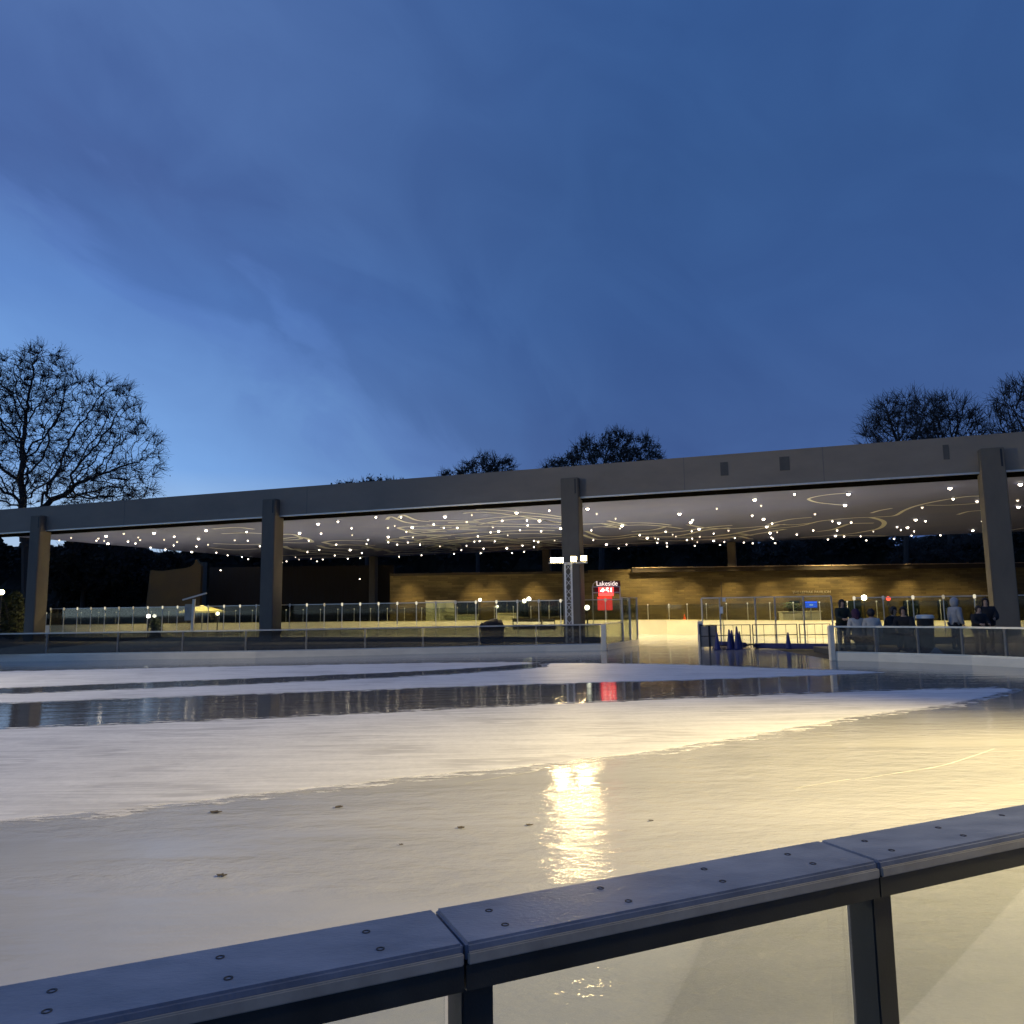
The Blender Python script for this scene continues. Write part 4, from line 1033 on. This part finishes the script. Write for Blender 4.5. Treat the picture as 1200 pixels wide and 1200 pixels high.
# bench the skaters sit on
mbx = on_y(998, 740, 26.6).x, on_y(1072, 740, 26.6).x
bn = thing('bench', 'long plain bench under the seated skaters', 'bench', ((mbx[0]+mbx[1])/2, 26.45, DZ))
mb = MB(); mb.box(((mbx[0]+mbx[1])/2, 26.45, DZ+.42), (mbx[1]-mbx[0], .4, .05), bev=.01); obj('seat', mb, wood_dark, bn)
for x in (mbx[0]+.2, mbx[1]-.2):
    mb = MB(); mb.box((x, 26.45, DZ+.2), (.08,.36,.39)); obj('leg', mb, dark_m, bn)
# bin with white lid
b = on_y(1085, 740, 27.0); zt = on_y(1085, 720.5, 27).z
bi = thing('litter_bin', 'dark brown bin with a white lid between the skaters and the hooded person', 'bin', (b.x, 27, DZ))
mb = MB(); mb.lathe([(.22,DZ),(.25,DZ+.05),(.27,zt-.14),(.27,zt-.12)], 20, (b.x,27,0)); obj('body', mb, surf('bin_brown', (.05,.035,.025), .6), bi)
mb = MB(); mb.lathe([(.29,zt-.12),(.29,zt-.03),(.24,zt),(.05,zt+.01)], 20, (b.x,27,0)); obj('lid', mb, cap_m, bi)
# railing and folded sign seen through the right barrier
a, b2 = on_y(983, 751, 25.6), on_y(1028.5, 751, 25.4)
rl = thing('hand_rail', 'low pale railing behind the glass at the left end of the right barrier', 'railing', (a.x, 25.6, DZ))
mb = MB(); mb.bar((a.x,25.6,.72), (b2.x,25.4,.72), .04); mb.bar((a.x,25.6,.40), (b2.x,25.4,.40), .03); obj('rail', mb, steel, rl)
for q in (a, b2): mb = MB(); mb.bar((q.x,q.y,DZ), (q.x,q.y,1.0), .06); obj('post', mb, white_pl, rl)
b = on_y(1099, 756, 25.2)
mb = MB(); mb.add([(b.x-.22,25.1,DZ),(b.x+.12,25.1,DZ),(b.x+.12,25.35,DZ),(b.x-.22,25.35,DZ),(b.x-.10,25.2,DZ+.20),(b.x-.02,25.22,DZ+.20)], [(0,1,5,4),(2,3,4,5),(0,4,3),(1,2,5),(3,2,1,0)])
tag(obj('paper_bag', mb, cap_m), 'crumpled white paper bag on the floor behind the right barrier', 'bag')

# ---------------------------------------------------------------- dead leaves on the ice
lm = surf('dead_leaf', (.10,.078,.05), .9)
def dead_leaf(px, py, size, label, seed):
    rd = random.Random(seed); c = on_z(px, py, .010); size *= .8; mb = MB(); n = 9; ring = []
    for i in range(n):
        t = 2*math.pi*i/n; rr = size*(1 if i % 2 == 0 else .55)*rd.uniform(.75,1.2); ring.append(c + Vector((rr*math.cos(t)*1.3, rr*math.sin(t), rd.uniform(0,.10)*size)))
    mb.v = [c + Vector((0,0,.06*size))] + ring + [v + Vector((0,0,-.004)) for v in ring]
    mb.f = [(0,i+1,(i+1) % n+1) for i in range(n)] + [(i+1,i+1+n,(i+1) % n+1+n,(i+1) % n+1) for i in range(n)]
    mb.bar(ring[0], ring[0]+Vector((-size*1.1,-size*.3,0)), size*.10)
    tag(obj('dead_leaf', mb, lm), label, 'leaf', 'leaves fallen on the ice')
for i, a in enumerate(((252,951,.055,'largest brown leaf lying on the ice at left, with a stem'), (397,945,.046,'brown leaf on the ice right of the largest leaf'), (259,1025,.035,'small dark leaf on the bare ice nearest the lower left'),
    (540,969,.035,'small brown leaf on the ice left of the floodlight reflection'), (763,961,.02,'tiny brown leaf right of the floodlight reflection'), (470,989,.016,'tiny leaf left of the near rail on plain ice'), (620,966,.03,'thin brown leaf at the edge of the floodlight reflection'))): dead_leaf(*a, seed=i)

# ---------------------------------------------------------------- trees
def grow(seed, base, blobs, n_attr, trunk_pts, step, infl, kill, trop=(0,0,0), iters=160, noise_=.25):
    """space colonisation: returns nodes, parent"""
    g = np.random.default_rng(seed)
    A = []
    wsum = sum(b[3] for b in blobs)
    for c, rad, shell, w in blobs:
        m = int(n_attr*w/wsum); q = g.normal(size=(m,3)); q /= np.linalg.norm(q, axis=1)[:,None]
        rr = g.random(m)**(1/3); rr = shell + (1-shell)*rr; A.append(np.array(c) + q*rr[:,None]*np.array(rad))
    A = np.concatenate(A)
    nodes = [np.array(q, float) for q in trunk_pts]; par = [-1] + list(range(len(trunk_pts)-1))
    nk = {}; P = np.array(nodes); best = np.full(len(A), 1e9); bi = np.zeros(len(A), int)
    def upd(st):
        for i in range(st, len(nodes)):
            d = np.linalg.norm(A - nodes[i], axis=1); m = d < best; best[m] = d[m]; bi[m] = i
    upd(0); alive = np.ones(len(A), bool); trop = np.array(trop)
    for it in range(iters):
        m = alive & (best < infl)
        if not m.any():
            if not alive.any() or it > 60: break
            infl *= 1.3; continue
        idx = np.nonzero(m)[0]; st = len(nodes); ug = np.unique(bi[idx])
        D = A[idx] - np.array([nodes[i] for i in bi[idx]]); D /= np.linalg.norm(D, axis=1)[:,None]+1e-9
        for u in ug:
            nk[u] = nk.get(u, 0) + 1
            if nk[u] > 3: continue
            d = D[bi[idx] == u].sum(0); d = d/(np.linalg.norm(d)+1e-9) + trop + g.normal(size=3)*noise_; d /= np.linalg.norm(d)
            nodes.append(nodes[u] + d*step); par.append(int(u))
        if len(nodes) == st:
            alive[idx] = False; continue
        upd(st); alive &= best > kill
        if len(nodes) > 9000: break
    return np.array(nodes), par
def tree(name, label, base, nodes, par, r_tip, r_exp, leaf_n, leaf_size, leaf_mat, spread, group=None, r_max=.6, twigs=2, twig_len=.6):
    n = len(nodes); kids = [[] for _ in range(n)]
    for i in range(1, n):
        if par[i] >= 0: kids[par[i]].append(i)
    rad = np.zeros(n)
    for i in range(n-1, -1, -1):
        rad[i] = r_tip if not kids[i] else sum(rad[c]**r_exp for c in kids[i])**(1/r_exp)
    rad = np.minimum(rad, r_max)
    root = thing(name, label, 'tree', base, 0, group)
    g = random.Random(n)
    tr, mb = MB(), MB()
    for i in range(1, n):
        a, b = Vector(nodes[par[i]]), Vector(nodes[i]); r0 = min(rad[par[i]], rad[i]*1.25); r1 = rad[i]
        big = rad[i] > r_max*.22
        (tr if big else mb).tube(a, b, r0 if par[i] else rad[0], r1, 8 if big else (5 if r1 > .06 else 3), cap=False)
    tips = [i for i in range(n) if not kids[i]]
    for i in tips:      # fine twigs
        a = Vector(nodes[i]); d0 = (a - Vector(nodes[par[i]])).normalized()
        for _ in range(twigs):
            d = (d0 + Vector((g.gauss(0,.55), g.gauss(0,.55), g.gauss(0,.4)+.25))).normalized()
            m_ = a + d*twig_len*g.uniform(.4,.7); e = m_ + (d + Vector((g.gauss(0,.4),g.gauss(0,.4),g.gauss(0,.4)+.1))).normalized()*twig_len*g.uniform(.3,.6)
            mb.tube(a, m_, r_tip*.85, r_tip*.6, 3, cap=False); mb.tube(m_, e, r_tip*.6, r_tip*.3, 3, cap=False)
    if tr.v: obj('trunk', tr, bark, root)
    lf = MB()
    for _ in range(leaf_n):
        i = tips[g.randrange(len(tips))] if g.random() < .8 else g.randrange(n//4, n)
        c = Vector(nodes[i]) + Vector((g.gauss(0,spread), g.gauss(0,spread), g.gauss(0,spread)))
        a = Vector((g.gauss(0,1),g.gauss(0,1),g.gauss(0,1))).normalized()*leaf_size*g.uniform(.6,1.3); b = a.orthogonal().normalized()*a.length*.6
        lf.add([c-a, c+b, c+a, c-b], [(0,1,2,3)])
    obj('branches', mb, bark, root)
    if leaf_n: obj('crown', lf, leaf_mat, root)
    return root

# big plane tree at the left
D = 72
w = lambda x, y, Y=D: tuple(on_y(x, y, Y))
base = on_y(30, 740, D); base.z = 0
def blob(x, y, rx, ry, shell=.15, wt=1, Y=D, dz=.8):
    c = on_y(x, y, Y); s = Y/FPX; return (tuple(c), (rx*s, rx*s*dz, ry*s), shell, wt)
tp = [(base.x, D, -.1), (base.x+.05, D, 3)] + [w(31, y) for y in (690, 665, 648)]
nodes, par = grow(11, base, [blob(42,450,50,44,.0,1.3), blob(10,475,60,55,.0,1.0), blob(95,478,40,36,.0,.6), blob(132,487,34,45,.0,1.0), blob(160,530,32,40,.0,.7), blob(140,565,38,26,.0,.4), blob(-30,500,60,75,.0,.9), blob(70,545,85,48,.0,1.3), blob(120,572,66,26,.0,.7), blob(10,575,60,22,.0,.5)], 3800, tp, .55, 5.0, .68, (0,0,.05), noise_=.24)
tree('plane_tree', 'large half bare tree with dark leaves rising over the left end of the canopy', base, nodes, par, .025, 2.25, 8500, .075, leaf_m, .45, r_max=.55, twigs=13, twig_len=1.25)
# bare trees over the right end of the roof
def vase(px, top, y0, wpx, hpx, Y, seed, label, leaves=0, n_attr=1400, lean=0, shell=.1, blobs=None, step=.5, twigs=10, tl=1.7, lmat=leaf_m, ls=.16):
    b = on_y(px, 740, Y); b.z = 0
    tpts = [(b.x, Y, -.1), (b.x, Y, 4)] + [tuple(on_y(px, y, Y)) for y in (660, 630, 600, 575, 555) if y > y0+10]
    nd, pr = grow(seed, b, blobs or [blob(px, y0, wpx, hpx, shell, 1, Y)], n_attr, tpts, step, 7, .62, (0,0,.34), noise_=.07)
    return tree('bare_tree', label, b, nd, pr, .032, 2.35, leaves, ls, lmat, .22, 'trees beyond the canopy', r_max=.5, twigs=twigs, twig_len=tl)
YB = 88
vase(1062, 0, 502, 48, 36, YB, 21, 'bare vase shaped tree over the roof, left of the bare pair at right', n_attr=1500, blobs=[blob(1060,505,46,42,.05,1,YB), blob(1035,512,26,28,.05,.4,YB)])
vase(1113, 0, 502, 40, 34, YB+3, 22, 'narrower bare tree with fanned twigs over the roof, next to the vase shaped one', n_attr=1200, blobs=[blob(1112,502,38,40,.05,1,YB+3), blob(1135,508,22,25,.05,.4,YB+3)])
vase(1205, 0, 485, 45, 46, YB-5, 23, 'bare tree with dense twigs cut by the right edge of the picture', n_attr=1500, leaves=0, blobs=[blob(1208,490,46,46,.05,1,YB-5), blob(1185,508,26,22,.05,.3,YB-5)])
vase(705, 0, 545, 70, 38, 84, 24, 'broad dark leafy tree showing above the roof right of the middle column', n_attr=1500, leaves=9000, blobs=[blob(705,552,52,34,.0,1,84), blob(668,557,38,20,.0,.5,84), blob(745,536,30,26,0,.5,84), blob(722,522,22,16,0,.3,84), blob(690,528,16,14,0,.2,84)], ls=.13, tl=1.2)
vase(560, 0, 562, 45, 28, 92, 25, 'rounded leafy tree showing above the roof left of the middle column', n_attr=1000, leaves=4500, blobs=[blob(572,560,32,26,.0,1,92), blob(534,566,22,15,.0,.5,92), blob(590,548,14,14,0,.25,92)], ls=.13, tl=1.2)
vase(430, 0, 585, 50, 22, 96, 26, 'low thin treetop just clearing the roof between the left columns', n_attr=800, leaves=3000, blobs=[blob(430,582,46,20,.0,1,96), blob(398,586,26,15,0,.4,96), blob(465,580,14,18,0,.2,96)], ls=.2, tl=.9)
# trees seen below the roof, behind
for i, (px, y0, wd, ht, Y, lv, lab) in enumerate(((95, 668, 50, 30, 80, 9000, 'dark bushy tree seen under the canopy beside the left column'), (140, 680, 42, 40, 84, 9000, 'dark tree under the canopy left of the ochre wall'), (200, 668, 26, 18, 82, 1200, 'thin tree with open twigs above the ochre wall'),
      (915, 655, 30, 22, 92, 1400, 'thin tree with sky between its twigs above the pavilion roof'), (1085, 655, 42, 20, 90, 1600, 'bare spreading tree above the pavilion roof at right'), (1150, 652, 30, 22, 92, 1500, 'thin twiggy tree above the pavilion roof beside the right column'))):
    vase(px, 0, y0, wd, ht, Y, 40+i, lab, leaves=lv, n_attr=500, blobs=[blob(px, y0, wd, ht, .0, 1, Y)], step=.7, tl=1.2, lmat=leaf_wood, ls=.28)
# far wood beyond: one mass
def far_wood():
    mb = MB(); g = random.Random(5)
    prof = [(-120,625),(0,634),(15,642),(30,634),(62,642),(90,640),(110,634),(170,640),(190,656),(205,660),(225,640),(260,632),(400,630),(640,626),(880,622),(903,640),(930,648),(945,624),(1040,616),(1065,634),(1085,640),(1100,620),(1130,630),(1165,618),(1320,610)]
    Y = 104
    xs_ = np.linspace(-140, 1330, 150); rows = 9
    for r_i in range(rows):
        for x in xs_:
            yt = np.interp(x, [q[0] for q in prof], [q[1] for q in prof]) + 5
            zt = on_y(x, yt, Y).z; v = on_y(x, 700, Y); z = -.1 + (zt+.1)*r_i/(rows-1)
            mb.v.append(Vector((v.x, Y + math.sin(x*.07+r_i)*1.2 + g.uniform(-.5,.5) + 1.5*(r_i/(rows-1))**2, z)))
    n = len(xs_)
    for r_i in range(rows-1):
        for i in range(n-1): a = r_i*n+i; mb.f.append((a,a+1,a+1+n,a+n))
    o0 = len(mb.v)
    mb.v += [v + Vector((0,6,0)) for v in mb.v[:o0]]; m0 = len(mb.f); mb.f += [tuple(i+o0 for i in f) for f in mb.f[:m0]]
    for i in range(n-1): a = (rows-1)*n+i; mb.f.append((a,a+1,a+1+o0,a+o0))
    for _ in range(16000):
        x = g.uniform(-140,1330); yt = np.interp(x, [q[0] for q in prof], [q[1] for q in prof]); yy = yt + abs(g.gauss(0,1))*14 - 4*g.random() + 4*math.sin(x*.11)
        c = on_y(x, yy, Y + g.uniform(-2.5,1.5))
        a = Vector((g.gauss(0,1),g.gauss(0,1),g.gauss(0,1))).normalized()*g.uniform(.2,.5); b = a.orthogonal().normalized()*a.length*.6
        mb.add([c-a, c+b, c+a, c-b], [(0,1,2,3)])
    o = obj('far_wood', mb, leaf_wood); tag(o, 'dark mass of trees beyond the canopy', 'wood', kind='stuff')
far_wood()
# lit bushes by the street lamp
def bush(px, py0, py1, wpx, Y, label, mat, n, seed, ls=.14):
    g = random.Random(seed); b = on_y(px, 740, Y); b.z = 0; s = Y/FPX
    z1 = on_y(px, py0, Y).z; root = thing('bush', label, 'bush', b)
    st, lf = MB(), MB()
    for _ in range(16):
        d = Vector((g.gauss(0,.35)*wpx*s, g.gauss(0,.3)*wpx*s, z1*g.uniform(.6,.95))); m_ = d*.5 + Vector((g.gauss(0,.1),g.gauss(0,.1),.1)); st.tube((0,0,0), m_, .04, .025, 5); st.tube(m_, d, .025, .01, 4)
    for _ in range(n):
        t = 2*math.pi*g.random(); rr = math.sqrt(g.random())*wpx*s*(.75+.25*math.sin(3*t+seed)); h = g.random(); k = math.sin(math.pi*min(1,h*.9+.1))**.5
        c = Vector((rr*k*math.cos(t), rr*k*math.sin(t)*.8, .1+h*z1))
        a = Vector((g.gauss(0,1),g.gauss(0,1),g.gauss(0,1))).normalized()*ls*g.uniform(.6,1.4); q = a.orthogonal().normalized()*a.length*.55
        lf.add([c-a, c+q, c+a, c-q], [(0,1,2,3)])
    obj('stems', st, bark, root, local=True); obj('foliage', lf, mat, root, local=True)
bush(16, 696, 735, 20, 56, 'green bush lit by the street lamp at far left', surf('leaf_dim_green', (.035,.045,.012), .8, var=.5, scale=3), 1300, 3)
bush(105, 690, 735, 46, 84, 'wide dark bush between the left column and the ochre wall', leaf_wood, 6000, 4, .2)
bush(182, 726, 740, 10, 47, 'small twiggy bush beside the low white lamp', leaf_lit, 500, 5, .1)
bush(-25, 690, 735, 40, 66, 'dark bush behind the street lamp at the left edge', leaf_wood, 4000, 6, .2)

# ---------------------------------------------------------------- sky, sun, view
wd = bpy.data.worlds.new('World'); scene.world = wd; wd.use_nodes = True
nt = wd.node_tree; nt.nodes.clear()
out = nt.nodes.new('ShaderNodeOutputWorld'); bg = nt.nodes.new('ShaderNodeBackground'); nt.links.new(bg.outputs[0], out.inputs[0])
tc = nt.nodes.new('ShaderNodeTexCoord'); sp = nt.nodes.new('ShaderNodeSeparateXYZ'); nt.links.new(tc.outputs['Generated'], sp.inputs[0])
X, Z = sp.outputs[0], sp.outputs[2]
def s2l(c): return tuple((q/255/12.92 if q/255 <= .04045 else ((q/255+.055)/1.055)**2.4) for q in c)
left = ramp(nt, [(0,s2l((185,205,225))),(.12,s2l((150,185,228))),(.17,s2l((118,164,226))),(.26,s2l((108,152,214))),(.36,s2l((92,134,200))),(.47,s2l((82,114,174))),(.62,s2l((84,115,173))),(1,s2l((70,100,160)))])
right = ramp(nt, [(0,s2l((70,98,150))),(.14,s2l((72,102,158))),(.22,s2l((64,94,150))),(.35,s2l((56,89,146))),(.5,s2l((53,87,142))),(.65,s2l((53,88,145))),(1,s2l((45,75,130)))])
for q in (left, right): nt.links.new(Z, q.inputs[0])
mx = N(nt, 'ShaderNodeMix', data_type='RGBA'); nt.links.new(mapr(nt, X, -.52, .22), mx.inputs[0])
nt.links.new(left.outputs[0], mx.inputs[6]); nt.links.new(right.outputs[0], mx.inputs[7])
# cloud bank in streaks running down to the right
uu = math_n(nt, 'SUBTRACT', math_n(nt, 'MULTIPLY', X, .9), math_n(nt, 'MULTIPLY', Z, .7))
vs_ = math_n(nt, 'ADD', Z, math_n(nt, 'MULTIPLY', X, .62))
cb = nt.nodes.new('ShaderNodeCombineXYZ'); nt.links.new(math_n(nt, 'MULTIPLY', uu, 2.1), cb.inputs[0]); nt.links.new(math_n(nt, 'MULTIPLY', vs_, 3.1), cb.inputs[1]); nt.links.new(sp.outputs[1], cb.inputs[2])
cn = noise(nt, cb.outputs[0], 1.7, 6, .52); cn.node.inputs['Distortion'].default_value = .9
vv = math_n(nt, 'ADD', Z, math_n(nt, 'MULTIPLY', X, .52))
vv = math_n(nt, 'ADD', vv, math_n(nt, 'MULTIPLY', math_n(nt, 'SUBTRACT', cn, .5), .42))
cr = ramp(nt, [(0,(1.08,1.06,1.04)),(.10,(1.03,1.0,1.0)),(.15,(.93,.90,.95)),(.205,(.77,.77,.83)),(.28,(.80,.82,.87)),(.38,(.94,.95,.96)),(.6,(1,1,1))], 'EASE'); nt.links.new(vv, cr.inputs[0])
m2 = N(nt, 'ShaderNodeMix', data_type='RGBA', blend_type='MULTIPLY'); m2.inputs[0].default_value = 1
nt.links.new(mx.outputs[2], m2.inputs[6]); nt.links.new(cr.outputs[0], m2.inputs[7])
cn2 = noise(nt, cb.outputs[0], 2.6, 5, .5); cn2.node.inputs['Distortion'].default_value = 1.2; c2 = ramp(nt, [(.3,(.94,.945,.955)),(.7,(1.06,1.06,1.035))]); nt.links.new(cn2, c2.inputs[0])
m3 = N(nt, 'ShaderNodeMix', data_type='RGBA', blend_type='MULTIPLY'); m3.inputs[0].default_value = 1
nt.links.new(m2.outputs[2], m3.inputs[6]); nt.links.new(c2.outputs[0], m3.inputs[7])
SUN_EL, SUN_AZ = R_(-3), R_(-62)
sk = N(nt, 'ShaderNodeTexSky'); sk.sky_type = 'NISHITA'; sk.sun_disc = False; sk.sun_elevation = SUN_EL; sk.sun_rotation = SUN_AZ
sv = N(nt, 'ShaderNodeVectorMath', operation='SCALE'); nt.links.new(sk.outputs[0], sv.inputs[0]); sv.inputs['Scale'].default_value = .05
ad = N(nt, 'ShaderNodeMix', data_type='RGBA', blend_type='ADD'); ad.inputs[0].default_value = 1
nt.links.new(m3.outputs[2], ad.inputs[6]); nt.links.new(sv.outputs[0], ad.inputs[7])
nt.links.new(ad.outputs[2], bg.inputs[0]); bg.inputs[1].default_value = 1.0
sl = bpy.data.lights.new('sun', 'SUN'); sl.energy = .05; sl.angle = R_(12); sl.color = (1,.86,.76)
so = bpy.data.objects.new('sun', sl); COL.objects.link(so)
dv = Vector((math.sin(SUN_AZ)*math.cos(R_(4)), math.cos(SUN_AZ)*math.cos(R_(4)), math.sin(R_(4))))
so.rotation_euler = dv.to_track_quat('Z', 'Y').to_euler()
vs = scene.view_settings; vs.view_transform = 'Standard'; vs.look = 'None'; vs.exposure = 0; vs.gamma = 1; vs.use_curve_mapping = False
cy = scene.cycles; cy.use_denoising = True; cy.sample_clamp_indirect = 6; cy.caustics_reflective = False; cy.caustics_refractive = False
cy.max_bounces = 8; cy.transparent_max_bounces = 24; cy.use_light_tree = True; cy.blur_glossy = .5
